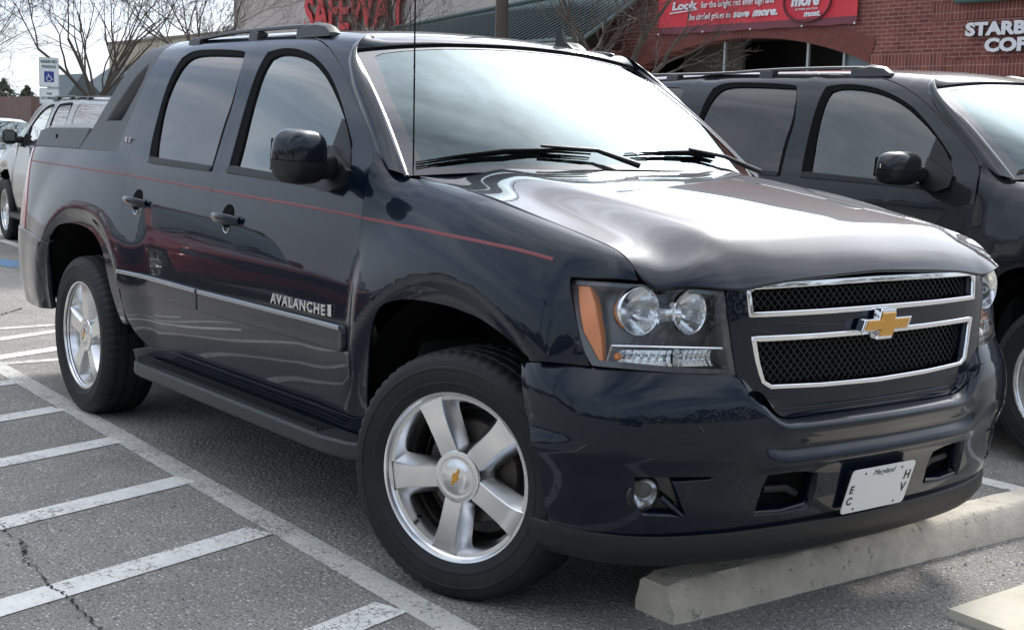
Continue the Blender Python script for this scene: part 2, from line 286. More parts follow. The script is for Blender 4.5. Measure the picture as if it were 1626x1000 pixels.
# ---------------------------------------------------------------- materials
MAT = {}
def mat(name, col=(.5, .5, .5), rough=.5, metal=0., coat=0., spec=.5, bump=None, var=None, coat_r=.03, emit=None):
    if name in MAT: return MAT[name]
    m = bpy.data.materials.new(name); m.use_nodes = True; t = m.node_tree; b = t.nodes['Principled BSDF']
    b.inputs['Base Color'].default_value = (*col, 1); b.inputs['Roughness'].default_value = rough; b.inputs['Metallic'].default_value = metal
    b.inputs['Coat Weight'].default_value = coat; b.inputs['Coat Roughness'].default_value = coat_r; b.inputs['Specular IOR Level'].default_value = spec
    tc = t.nodes.new('ShaderNodeTexCoord')
    if var:   # (scale, amount) gentle tone variation
        n = noise(t, tc.outputs['Object'], var[0], 6, .6)
        c = mixc(t, ramp(t, n, [(.3, 0), (.7, 1)]), tuple(x*(1-var[1]) for x in col), tuple(min(1, x*(1+var[1])) for x in col))
        t.links.new(c, b.inputs['Base Color'])
    if bump:  # (scale, strength, distance)
        n = noise(t, tc.outputs['Object'], bump[0], 5, .6); bp = t.nodes.new('ShaderNodeBump'); bp.inputs['Strength'].default_value = bump[1]; bp.inputs['Distance'].default_value = bump[2]
        t.links.new(n, bp.inputs['Height']); t.links.new(bp.outputs[0], b.inputs['Normal'])
    MAT[name] = m; return m
def glass(name, tint, refl=1.0, spec_col=(1, 1, 1)):
    if name in MAT: return MAT[name]
    m = bpy.data.materials.new(name); m.use_nodes = True; t = m.node_tree; t.nodes.clear()
    o = t.nodes.new('ShaderNodeOutputMaterial'); tr = t.nodes.new('ShaderNodeBsdfTransparent'); tr.inputs[0].default_value = (*tint, 1)
    gl = t.nodes.new('ShaderNodeBsdfGlossy'); gl.inputs['Roughness'].default_value = .012; gl.inputs[0].default_value = (*spec_col, 1)
    fr = t.nodes.new('ShaderNodeFresnel'); fr.inputs[0].default_value = 1.52
    f = math_n(t, 'MULTIPLY', fr.outputs[0], refl, True)
    mx = t.nodes.new('ShaderNodeMixShader'); t.links.new(f, mx.inputs[0]); t.links.new(tr.outputs[0], mx.inputs[1]); t.links.new(gl.outputs[0], mx.inputs[2])
    t.links.new(mx.outputs[0], o.inputs[0]); MAT[name] = m; return m
def paint(name, col, flake=.5, rough=.32):
    if name in MAT: return MAT[name]
    m = mat(name, col, rough, flake, coat=1.0, coat_r=.015, spec=.06)
    t = m.node_tree; b = t.nodes['Principled BSDF']; tc = t.nodes['Texture Coordinate']
    b.inputs['Coat IOR'].default_value = 1.4
    dust = ramp(t, noise(t, tc.outputs['Object'], 2.2, 8, .7), [(.45, .010), (.75, .030)])
    t.links.new(dust, b.inputs['Coat Roughness'])
    return m
navy = paint('navy_clearcoat', (.0018, .0056, .0138), .13)
black_pl = mat('black_plastic', (.011, .011, .0115), .45, spec=.4, bump=(900, .25, .0006), var=(6, .15))
grey_pl = mat('grey_cladding', (.085, .087, .09), .5, bump=(900, .3, .0008), var=(5, .12))
gloss_bk = mat('gloss_black', (.008, .008, .009), .12, coat=.5)
seal = mat('rubber_seal', (.009, .009, .009), .65, spec=.03)
rubber = mat('tyre_rubber', (.013, .013, .0135), .6, spec=.35, bump=(60, .25, .001), var=(5, .45))
chrome = mat('chrome', (.82, .83, .84), .06, 1.0)
alloy = mat('polished_alloy', (.78, .78, .78), .24, 1.0, bump=(40, .05, .001), var=(12, .08))
alloy_d = mat('alloy_recess', (.33, .33, .34), .38, 1.0)
iron = mat('brake_iron', (.10, .085, .075), .55, .6, var=(20, .3))
gold = mat('gold_emblem', (.62, .30, .022), .28, .35, coat=.8, var=(60, .1))
white_t = mat('white_plate', (.74, .75, .73), .45)
plate_txt = mat('plate_letters', (.02, .02, .03), .5)
red_tape = mat('red_pinstripe', (.20, .04, .042), .4)
red_lens = mat('red_lens', (.32, .010, .012), .1, coat=1.0)
amber = mat('amber_lens', (1.0, .27, .004), .25, coat=1.0, bump=(120, .3, .002))
lamp_in = mat('lamp_reflector', (.92, .93, .94), .16, 1.0, bump=(22, .35, .006))
lamp_bk = mat('lamp_bezel', (.13, .133, .14), .3, .5)
bulb = mat('bulb_glass', (.7, .72, .74), .05, .6, coat=1)
dark = mat('dark_void', (.006, .006, .006), .9, spec=.1)
under = mat('underbody', (.02, .019, .018), .8, var=(5, .3))
fabric = mat('seat_fabric', (.075, .072, .068), .9, bump=(300, .3, .001))
dashm = mat('dash_vinyl', (.03, .03, .031), .7)
ws_glass = glass('windshield_glass', (.60, .74, .72), 1.75, (.82, .97, 1.0))
side_glass = glass('side_glass', (.50, .60, .56), 2.9, (1, 1, .94))
tint_glass = glass('privacy_glass', (.10, .10, .10), 2.0, (1, .95, .91))
clear_gl = glass('lamp_lens', (.93, .94, .94), .8)
frit = mat('windshield_frit', (.012, .012, .013), .08, coat=1)
# ---------------------------------------------------------------- mesh helpers
def link(name, me, m, parent=None):
    o = bpy.data.objects.new(name, me); C.objects.link(o)
    if m is not None:
        for mm in (m if isinstance(m, (list, tuple)) else [m]): me.materials.append(mm)
    if parent is not None: o.parent = parent
    return o
def empty(name, label, cat, loc=(0, 0, 0), rz=0, group=None):
    o = bpy.data.objects.new(name, None); C.objects.link(o); o.location = loc; o.rotation_euler = (0, 0, rz); o.empty_display_size = .2
    o['label'] = label; o['category'] = cat
    if group: o['group'] = group
    return o
def tag(o, label, cat, group=None):
    o['label'] = label; o['category'] = cat
    if group: o['group'] = group
    return o
def struct(o): o['kind'] = 'structure'; return o
def mk(name, V, F, m, parent=None, smooth=False, normals=None, mi=None):
    me = bpy.data.meshes.new(name); me.from_pydata([tuple(v) for v in V], [], [tuple(f) for f in F]); me.update()
    if smooth or normals is not None: me.polygons.foreach_set('use_smooth', [True]*len(me.polygons))
    if mi is not None: me.polygons.foreach_set('material_index', mi)
    if normals is not None: me.normals_split_custom_set_from_vertices([tuple(n) for n in normals])
    me.update(); return link(name, me, m, parent)
class MB:
    def __init__(s): s.v = []; s.f = []; s.m = []
    def add(s, V, F, mi=0):
        o = len(s.v); s.v += [tuple(x) for x in V]; s.f += [tuple(i+o for i in f) for f in F]; s.m += [mi]*len(F); return s
    def box(s, a, b, mi=0, bev=0.):
        x0, y0, z0 = a; x1, y1, z1 = b
        if bev <= 0:
            V = [(x, y, z) for z in (z0, z1) for y in (y0, y1) for x in (x0, x1)]
            return s.add(V, [(0, 2, 3, 1), (4, 5, 7, 6), (0, 1, 5, 4), (2, 6, 7, 3), (0, 4, 6, 2), (1, 3, 7, 5)], mi)
        V = []; 
        for sx in (0, 1):
            for sy in (0, 1):
                for sz in (0, 1):
                    x, y, z = (x0, x1)[sx], (y0, y1)[sy], (z0, z1)[sz]; dx, dy, dz = (bev, -bev)[sx], (bev, -bev)[sy], (bev, -bev)[sz]
                    V += [(x, y+dy, z+dz), (x+dx, y, z+dz), (x+dx, y+dy, z)]
        def i(sx, sy, sz, k): return ((sx*2+sy)*2+sz)*3+k
        F = []
        for q in (0, 1):
            F.append([i(q, 0, 0, 0), i(q, 0, 1, 0), i(q, 1, 1, 0), i(q, 1, 0, 0)][::1 if q == 0 else -1])
            F.append([i(0, q, 0, 1), i(1, q, 0, 1), i(1, q, 1, 1), i(0, q, 1, 1)][::1 if q == 0 else -1])
            F.append([i(0, 0, q, 2), i(0, 1, q, 2), i(1, 1, q, 2), i(1, 0, q, 2)][::1 if q == 0 else -1])
        for a_ in (0, 1):
            for b_ in (0, 1):
                F.append([i(a_, b_, 0, 0), i(a_, b_, 1, 0), i(a_, b_, 1, 1), i(a_, b_, 0, 1)])
                F.append([i(a_, 0, b_, 0), i(a_, 1, b_, 0), i(a_, 1, b_, 2), i(a_, 0, b_, 2)])
                F.append([i(0, a_, b_, 1), i(1, a_, b_, 1), i(1, a_, b_, 2), i(0, a_, b_, 2)])
        for sx in (0, 1):
            for sy in (0, 1):
                for sz in (0, 1): F.append([i(sx, sy, sz, 0), i(sx, sy, sz, 1), i(sx, sy, sz, 2)])
        return s.add(V, F, mi)
    def tube(s, pts, rad, n=10, mi=0, cap=True):
        pts = [Vector(p) for p in pts]; rad = [rad]*len(pts) if isinstance(rad, (int, float)) else rad
        V = []; up = Vector((0, 0, 1))
        for k, p in enumerate(pts):
            d = (pts[min(k+1, len(pts)-1)]-pts[max(k-1, 0)]).normalized(); a = d.cross(up)
            if a.length < .05: a = d.cross(Vector((0, 1, 0)))
            a.normalize(); b = d.cross(a)
            for j in range(n):
                t = 2*math.pi*j/n; V.append(p+(a*math.cos(t)+b*math.sin(t))*rad[k])
        F = [(k*n+j, k*n+(j+1) % n, (k+1)*n+(j+1) % n, (k+1)*n+j) for k in range(len(pts)-1) for j in range(n)]
        if cap: F += [tuple(range(n))[::-1], tuple((len(pts)-1)*n+j for j in range(n))]
        return s.add(V, F, mi)
    def lathe(s, prof, n=48, axis='y', c=(0, 0, 0), mi=0):   # prof: (radius, along-axis)
        V = []
        for (r, a) in prof:
            for j in range(n):
                t = 2*math.pi*j/n; x, z = r*math.cos(t), r*math.sin(t)
                V.append((c[0]+x, c[1]+a, c[2]+z) if axis == 'y' else ((c[0]+x, c[1]+z, c[2]+a) if axis == 'z' else (c[0]+a, c[1]+x, c[2]+z)))
        F = [(k*n+j, (k+1)*n+j, (k+1)*n+(j+1) % n, k*n+(j+1) % n) for k in range(len(prof)-1) for j in range(n)]
        return s.add(V, F, mi)
    def prism(s, poly, d, mi=0):     # poly: 3d points planar ring, d: extrusion vector
        n = len(poly); V = [Vector(p) for p in poly]+[Vector(p)+Vector(d) for p in poly]
        F = [tuple(range(n))[::-1], tuple(range(n, 2*n))]+[(i, (i+1) % n, n+(i+1) % n, n+i) for i in range(n)]
        return s.add(V, F, mi)
    def sup(s, c, r, e=(.5, .5), n=28, mi=0, rot=None, cut=None):   # superellipsoid
        V = []; 
        sg = lambda a, p: math.copysign(abs(a)**p, a)
        for i in range(n+1):
            v = -math.pi/2+math.pi*i/n
            for j in range(2*n):
                u = 2*math.pi*j/(2*n)
                p = Vector((r[0]*sg(math.cos(v), e[0])*sg(math.cos(u), e[1]), r[1]*sg(math.cos(v), e[0])*sg(math.sin(u), e[1]), r[2]*sg(math.sin(v), e[0])))
                if cut: p.z = max(cut[0], min(cut[1], p.z))
                if rot is not None: p = rot @ p
                V.append(p+Vector(c))
        F = [(i*2*n+j, i*2*n+(j+1) % (2*n), (i+1)*2*n+(j+1) % (2*n), (i+1)*2*n+j) for i in range(n) for j in range(2*n)]
        return s.add(V, F, mi)
    def build(s, name, m, parent=None, smooth=False, angle=35, fix=True):
        me = bpy.data.meshes.new(name); me.from_pydata(s.v, [], s.f)
        bm = bmesh.new(); bm.from_mesh(me); bmesh.ops.remove_doubles(bm, verts=bm.verts, dist=1e-6)
        if fix: bmesh.ops.recalc_face_normals(bm, faces=bm.faces)
        has = len(set(s.m)) > 1
        if smooth:
            for f in bm.faces: f.smooth = True
            for e in bm.edges:
                if len(e.link_faces) == 2 and e.calc_face_angle(0) > math.radians(angle): e.smooth = False
        bm.to_mesh(me); bm.free()
        if has and len(me.polygons) == len(s.m): me.polygons.foreach_set('material_index', s.m)
        me.update(); return link(name, me, m, parent)
def text_obj(name, txt, size, mtx, m, parent=None, depth=.002, bold=0, shear=0, space=1.0, align='LEFT', flat=False):
    cu = bpy.data.curves.new(name, 'FONT'); cu.body = txt; cu.size = size; cu.extrude = depth; cu.offset = bold; cu.shear = shear; cu.space_character = space
    cu.align_x = align; cu.resolution_u = 3
    t = bpy.data.objects.new(name+'_tmp', cu); C.objects.link(t); dg = bpy.context.evaluated_depsgraph_get(); dg.update()
    me = bpy.data.meshes.new_from_object(t.evaluated_get(dg)); bpy.data.objects.remove(t); bpy.data.curves.remove(cu)
    me.name = name; me.materials.clear(); me.transform(mtx); return link(name, me, m, parent)
def frame(o, x, up):      # matrix with local x along x, y along up
    x = Vector(x).normalized(); up = Vector(up); z = x.cross(up).normalized(); y = z.cross(x)
    M = Matrix.Identity(4); M.col[0][:3] = x; M.col[1][:3] = y; M.col[2][:3] = z; M.translation = Vector(o); return M
# ---- panels cut from a surface
def chaikin(P, it=2, ang=38):
    P = [np.array(p, float) for p in P]
    for _ in range(it):
        Q = []; n = len(P)
        for i in range(n):
            a, b, c = P[i-1], P[i], P[(i+1) % n]
            u, v = b-a, c-b; t = abs(math.degrees(math.atan2(u[0]*v[1]-u[1]*v[0], u@v)))
            if t > ang or t < 1: Q.append(b)
            else: Q += [b-u*.25, b+v*.25]
        P = Q
    return P
def densify(P, step):
    out = []; n = len(P)
    for i in range(n):
        a, b = P[i], P[(i+1) % n]; k = max(1, int(math.ceil(np.linalg.norm(b-a)/step)))
        out += [a+(b-a)*j/k for j in range(k)]
    return out
def clean(P, eps=.0015):
    out = []
    for p in P:
        if not out or np.linalg.norm(np.array(p)-out[-1]) > eps: out.append(np.array(p, float))
    if np.linalg.norm(out[0]-out[-1]) < eps: out.pop()
    return out
def inpoly(pts, poly):
    x, y = pts[:, 0], pts[:, 1]; r = np.zeros(len(pts), bool); n = len(poly)
    for i in range(n):
        (x0, y0), (x1, y1) = poly[i], poly[(i+1) % n]
        if y0 == y1: continue
        c = ((y0 > y) != (y1 > y)) & (x < (x1-x0)*(y-y0)/(y1-y0)+x0); r ^= c
    return r
def inset(P, d):
    P = [np.array(p, float) for p in P]; A = sum(P[i-1][0]*P[i][1]-P[i][0]*P[i-1][1] for i in range(len(P)))
    sg = 1 if A > 0 else -1; out = []; n = len(P)
    for i in range(n):
        a = P[i]-P[i-1]; b = P[(i+1) % n]-P[i]; na = np.array([-a[1], a[0]])/(np.linalg.norm(a)+1e-9); nb = np.array([-b[1], b[0]])/(np.linalg.norm(b)+1e-9)
        m = na+nb; l = m@m; m = m/ max(l, .5)*2 if l > 1e-6 else na
        out.append(P[i]+sg*m*d*.5*1.0 if False else P[i]+sg*m/2*d)
    return out
def panel_geo(net, outline, holes=(), h=.035, raise_=0., rim=.012, gap=.002, met=(1., 1.), sm=2, step=.018, bev=.0016):
    met = np.array(met)
    def prep(P, g):
        P = clean([np.array(p)*met for p in P]); P = clean(chaikin(P, sm), .002)
        return clean(densify(inset(P, g), step), .0012)
    loops = [prep(outline, gap)]+[prep(H, -gap) for H in holes]
    allp = np.concatenate([np.array(l) for l in loops]); lo, hi = allp.min(0), allp.max(0)
    gx = np.arange(lo[0]+h/2, hi[0], h); gy = np.arange(lo[1]+h/2, hi[1], h)
    G = np.array([(x, y) for x in gx for y in gy]).reshape(-1, 2)
    if len(G):
        k = inpoly(G, loops[0])
        for l in loops[1:]: k &= ~inpoly(G, l)
        G = G[k]
        if len(G):
            D = np.full(len(G), 9.)
            for s in range(0, len(allp), 64): D = np.minimum(D, np.linalg.norm(G[:, None]-allp[None, s:s+64], axis=2).min(1))
            G = G[D > h*.45]
    pts = np.concatenate([allp, G]) if len(G) else allp
    edges = []; o = 0
    for l in loops: n = len(l); edges += [(o+i, o+(i+1) % n) for i in range(n)]; o += n
    V2, E2, F2, ov, oe, of = geometry.delaunay_2d_cdt([Vector(p) for p in pts], edges, [], 0, 1e-6)
    V2 = np.array([tuple(v) for v in V2]); F = np.array([f for f in F2 if len(f) == 3])
    cen = V2[F].mean(1); k = inpoly(cen, loops[0])
    for l in loops[1:]: k &= ~inpoly(cen, l)
    F = F[k]
    UV = V2/met; P, Nn = net(UV); P = P+Nn*raise_
    # orient faces with the normals
    a, b, c = P[F[:, 0]], P[F[:, 1]], P[F[:, 2]]; fl = (np.cross(b-a, c-a)*Nn[F[:, 0]]).sum(1) < 0
    F[fl] = F[fl][:, ::-1]
    V = [P]; NN = [Nn]; FF = [tuple(int(i) for i in f) for f in F]; base = len(P)
    # boundary rims
    if rim > 0:
        near = lambda q: int(((V2-q)**2).sum(1).argmin())
        for li, l in enumerate(loops):
            idx = [near(q) for q in l]; q = P[idx]; n = Nn[idx]; t = np.roll(q, -1, 0)-np.roll(q, 1, 0); t /= np.linalg.norm(t, axis=1, keepdims=True)+1e-9
            out = np.cross(t, n); out /= np.linalg.norm(out, axis=1, keepdims=True)+1e-9
            mid = q.mean(0); 
            L2 = np.array(l); A = sum(L2[i-1][0]*L2[i][1]-L2[i][0]*L2[i-1][1] for i in range(len(L2)))
            # outward test in parameter space
            uvo = (V2[idx]+0)/met; e = .002; i0 = 0
            tp = L2[1]-L2[0]; nrm = np.array([tp[1], -tp[0]]); nrm /= np.linalg.norm(nrm)+1e-9
            if A < 0: nrm = -nrm
            if li > 0: nrm = -nrm
            Pa = net(((L2[0]+L2[1])/2/met)[None])[0][0]; Pb = net((((L2[0]+L2[1])/2+nrm*e)/met)[None])[0][0]
            if (Pb-Pa) @ (out[0]+out[min(1, len(out)-1)]) < 0: out = -out
            r1 = q+out*bev-n*bev; r2 = q+out*bev*1.2-n*rim; m_ = len(l)
            n1 = n+out; n1 /= np.linalg.norm(n1, axis=1, keepdims=True)
            V += [r1, r2]; NN += [n1, out]
            for i in range(m_):
                j = (i+1) % m_; a0, a1 = idx[i], idx[j]; b0, b1 = base+i, base+j; c0, c1 = base+m_+i, base+m_+j
                va, vb, vc = q[i], q[j], r1[j]
                fl = np.dot(np.cross(vb-va, vc-va), n1[i]) < 0
                for f in ((a0, a1, b1, b0), (b0, b1, c1, c0)): FF.append(f[::-1] if fl else f)
            base += 2*m_
    return np.concatenate(V), FF, np.concatenate(NN)
def mirror_geo(g): V, F, Nn = g; s = np.array([1, -1, 1]); return V*s, [f[::-1] for f in F], Nn*s
GEO = {}
def panel(name, m, parent, net, outline, both=False, key=None, **k):
    g = GEO.get(key) if key else None
    if g is None:
        g = panel_geo(net, outline, **k)
        if key: GEO[key] = g
    o = mk(name, g[0], g[1], m, parent, normals=g[2]); r = [o]
    if both:
        h = mirror_geo(g); r.append(mk(name, h[0], h[1], m, parent, normals=h[2]))
    return r
def both(mb, name, m, parent, smooth=False, angle=35):
    a = mb.build(name, m, parent, smooth, angle); b = MB(); b.v = [(x, -y, z) for x, y, z in mb.v]; b.f = [f[::-1] for f in mb.f]; b.m = mb.m
    return a, b.build(name, m, parent, smooth, angle)
FS = build_fs(); CS = build_cs(); FA = build_face(); BU = build_bump(); HO = build_hood(); WS = build_ws(); RO = build_roof(); ROL = build_roof(True); VA = build_val()
O = OUT
def sym(P):      # mirror a half outline (s > 0 part, ordered centre -> side -> centre) about s = 0
    return list(P)+[(-a, b) for a, b in P[::-1]]
TYRE = [(.262, -.100), (.268, -.118), (.285, -.128), (.297, -.1315), (.299, -.1335), (.306, -.1345), (.308, -.1335), (.32, -.1365), (.335, -.1375), (.345, -.1372), (.347, -.1395), (.352, -.139), (.354, -.1365), (.36, -.135), (.372, -.131), (.386, -.122), (.395, -.110), (.3985, -.098), (.400, -.085), (.3925, -.083), (.3925, -.074), (.4005, -.072), (.4015, -.035), (.393, -.033), (.393, -.024), (.402, -.022), (.402, .022), (.393, .024), (.393, .033), (.4015, .035), (.4005, .072), (.3925, .074), (.3925, .083), (.400, .085), (.395, .11), (.372, .131), (.335, .1375), (.285, .128), (.262, .10)]
def tyre_mesh(n=248, detail=True):
    V = []
    for k, (r, a) in enumerate(TYRE):
        for j in range(n):
            rr, aa = r, a
            if detail and r > .383 and abs(a) > .08 and (j//2) % 2 == 0: rr -= .0048
            if detail and r > .398 and abs(a) < .08 and (j+k) % 7 == 0: rr -= .003
            t = 2*math.pi*(j+(.5 if a > 0 else 0))/n; V.append((rr*math.cos(t), aa, rr*math.sin(t)))
    F = [(k*n+j, (k+1)*n+j, (k+1)*n+(j+1) % n, k*n+(j+1) % n) for k in range(len(TYRE)-1) for j in range(n)]
    return V, F
def make_wheel(parent, loc, side, steer, spin, detail=True, kind='five', rimmat=None, sc=1.0):
    # outer face towards -y before rotation; side -1 = right side
    rimmat = rimmat or alloy
    M = Matrix.Translation(loc) @ Matrix.Rotation(steer, 4, 'Z') @ (Matrix.Rotation(math.pi, 4, 'Z') if side > 0 else Matrix.Identity(4)) @ Matrix.Scale(sc, 4)
    hubm = MB(); hubm.lathe([(0, .02), (.17, .02), (.17, .0), (.165, -.012), (.09, -.012), (.085, -.03), (0, -.03)], 40)
    hubm.lathe([(.255, .11), (.235, .10), (.205, .02), (.20, .018)], 48)
    hub = hubm.build('wheel', iron, parent, True); hub.data.transform(M)
    V, F = tyre_mesh(248 if detail else 72, detail); tb = MB(); tb.add(V, F); ty = tb.build('tyre', rubber, hub, True, 40); ty.data.transform(M)
    rb = MB()
    # barrel and lip
    rb.lathe([(.244, .11), (.236, .09), (.226, -.02), (.230, -.06), (.240, -.085), (.246, -.098), (.258, -.100), (.264, -.106), (.274, -.109), (.276, -.116), (.272, -.121), (.266, -.119), (.262, -.112)], 96)
    ns = 5; 
    if kind == 'five':
        for k in range(ns):
            a = spin+2*math.pi*k/ns; ca, sa = math.cos(a), math.sin(a)
            st = [(.066, .034, .050, -.098), (.10, .0335, .055, -.100), (.15, .034, .060, -.103), (.20, .037, .066, -.105), (.230, .042, .074, -.104), (.252, .050, .086, -.1005)]
            V = []
            for (r, hw, hb, y) in st:
                for (w_, yy) in ((-hb, y+.052), (-hw-.0015, y+.004), (-hw+.002, y), (hw-.002, y), (hw+.0015, y+.004), (hb, y+.052)):
                    V.append((r*ca-w_*sa, yy, r*sa+w_*ca))
            F = [(i*6+j, i*6+j+1, (i+1)*6+j+1, (i+1)*6+j) for i in range(len(st)-1) for j in range(5)]
            rb.add(V, F)
    else:
        for k in range(6):
            a = spin+2*math.pi*k/6; ca, sa = math.cos(a), math.sin(a)
            for off in (-.018, .018):
                V = []
                for (r, y) in ((.06, -.07), (.15, -.085), (.25, -.09)):
                    for (w_, yy) in ((-.011, y+.03), (-.009, y), (.009, y), (.011, y+.03)):
                        ww = w_+off*(r/.25+.4); V.append((r*ca-ww*sa, yy, r*sa+ww*ca))
                rb.add(V, [(i*4+j, i*4+j+1, (i+1)*4+j+1, (i+1)*4+j) for i in range(2) for j in range(3)])
    # hub cone between the spokes, cap ring
    rb.lathe([(.104, -.045), (.096, -.066), (.086, -.090), (.0855, -.095)], 60)
    rim = rb.build('rim', rimmat, hub, True, 28); rim.data.transform(M)
    cb = MB(); cb.lathe([(.0845, -.092), (.0845, -.099), (.081, -.1035), (.069, -.106), (.062, -.1045), (.054, -.1045), (.046, -.109), (.025, -.112), (0, -.113)], 60)
    cap = cb.build('center_cap', rimmat if kind == 'five' else chrome, hub, True, 40); cap.data.transform(M)
    if detail and kind == 'five':
        for k in range(0):     # scallops between spokes and cap
            a = spin+2*math.pi*(k+.5)/5; s = MB(); s.sup((.083*math.cos(a), -.088, .083*math.sin(a)), (.009, .014, .009), (.8, .8), 8); q = s.build('lug_recess', iron, hub, True); q.data.transform(M)
        e = MB(); P = bow(.028, .0115); e.prism([(x, -.1125, z) for x, z in P], (0, -.002, 0)); q = e.build('emblem', gold, cap); 
        q.data.transform(M @ Matrix.Rotation(-math.radians(62), 4, 'Y'))
        v = MB(); a = math.radians(226); v.tube([(.222*math.cos(a), -.075, .222*math.sin(a)), (.214*math.cos(a), -.098, .214*math.sin(a))], .0055, 10); q = v.build('valve', seal, hub, True); q.data.transform(M)
    return hub
def bow(w_, h_):       # bow-tie outline
    a, b = w_, h_; s = h_*.42
    P = [(-a*1.0, -b*.42), (-a*.27-s*.3, -b*.42), (-a*.34-s*.3, -b), (a*.26, -b), (a*.33, -b*.42), (a*.92, -b*.42), (a*1.0+s*.5, b*.42), (a*.34, b*.42), (a*.40, b), (-a*.22, b), (-a*.29, b*.42), (-a*.86, b*.42)]
    return P
def strip(net, pts, wid, th, name, m, parent, both_=False, raise_=0.):   # raised ribbon along a path in surface parameters
    pts = [np.array(p, float) for p in pts]; pts = densify(pts+pts[::-1][:0], .02) if False else pts
    out = []
    for a, b in zip(pts[:-1], pts[1:]):
        k = max(1, int(np.linalg.norm(b-a)/.02)); out += [a+(b-a)*j/k for j in range(k)]
    out.append(pts[-1]); uv = np.array(out); P, Nn = net(uv); t = np.gradient(P, axis=0); t /= np.linalg.norm(t, axis=1, keepdims=True)+1e-9
    s = np.cross(Nn, t); s /= np.linalg.norm(s, axis=1, keepdims=True)+1e-9; P = P+Nn*raise_
    prof = [(-wid/2, -.003), (-wid/2, th*.6), (-wid*.32, th), (wid*.32, th), (wid/2, th*.6), (wid/2, -.003)]
    V = []; n = len(prof)
    for k in range(len(P)):
        for a, b in prof: V.append(P[k]+s[k]*a+Nn[k]*b)
    F = [(k*n+j, k*n+(j+1) % n, (k+1)*n+(j+1) % n, (k+1)*n+j) for k in range(len(P)-1) for j in range(n)]+[tuple(range(n)), tuple((len(P)-1)*n+j for j in range(n))]
    mb = MB().add(V, F)
    return both(mb, name, m, parent, True, 50) if both_ else mb.build(name, m, parent, True, 50)
def clip_runs(line, polys):
    pts = np.array(line); k = inpoly(pts, polys); runs = []; cur = []
    for p, q in zip(pts, k):
        if q: cur.append(p)
        elif cur: runs.append(cur); cur = []
    if cur: runs.append(cur)
    return [r for r in runs if len(r) > 1]
def mesh_grille(name, parent, poly, m, pitch=.027, ang=45, rad=.0018, raise_=-.03):
    poly = [np.array(p) for p in poly]; lo = np.min(poly, 0); hi = np.max(poly, 0); mb = MB(); L = (hi-lo).sum()
    for sgn in (1, -1):
        d = np.array([math.cos(math.radians(ang)), sgn*math.sin(math.radians(ang))]); n = np.array([-d[1], d[0]]); c = (lo+hi)/2
        for k in range(-60, 61):
            base = c+n*k*pitch*math.sin(math.radians(ang)); line = [base+d*t for t in np.arange(-L, L, .02)]
            line = [q for q in line if lo[0]-.02 < q[0] < hi[0]+.02 and lo[1]-.02 < q[1] < hi[1]+.02]
            if len(line) < 2: continue
            for r in clip_runs(line, poly):
                P, Nn = FA(np.array(r)); P = P+Nn*(raise_+.002*sgn); mb.tube([tuple(q) for q in P], rad, 5)
    return mb.build(name, m, parent, True)
TOPV = 1.585; EDGEV = 1.62
# ---- shared outlines
gapRF = [(-1.868, TOPV), (-1.845, 1.48), (-1.835, 1.33), (-1.833, 1.18), (-1.831, 1.05), (-1.828, .95), (-1.826, .85), (-1.824, .7), (-1.822, .54), (-1.82, .40), (-1.815, .30), (-1.805, .22), (-1.79, .165)]
gapRR = [(-2.79, TOPV), (-2.765, 1.50), (-2.762, 1.42), (-2.785, 1.32), (-2.81, 1.22), (-2.832, 1.12), (-2.838, 1.04), (-2.818, .94), (-2.772, .81), (-2.725, .66), (-2.697, .56), (-2.686, .45)]
doorF = [(-.575, .170), (-.580, .21), (-.570, .28), (-.560, .41), (-.558, .56), (-.565, .70), (-.577, .784), (-.588, .86), (-.596, .95), (-.602, 1.01), (-.605, 1.06)]
doorFtop = [(-.655, 1.125), (-.772, 1.210), (-.938, 1.335), (-1.08, 1.428), (-1.245, 1.507), (-1.386, 1.548), (-1.57, 1.574), (-1.73, TOPV)]
front_door = doorF+doorFtop+gapRF
rear_door = gapRR+O['archRdoor']+[(-2.40, .165), (-2.2, .165)]+gapRF[::-1]
WSE = [(-.60, 1.0905), (-.665, 1.14), (-.80, 1.243), (-.94, 1.35), (-1.045, 1.455), (-1.085, 1.53), (-1.09, EDGEV)]
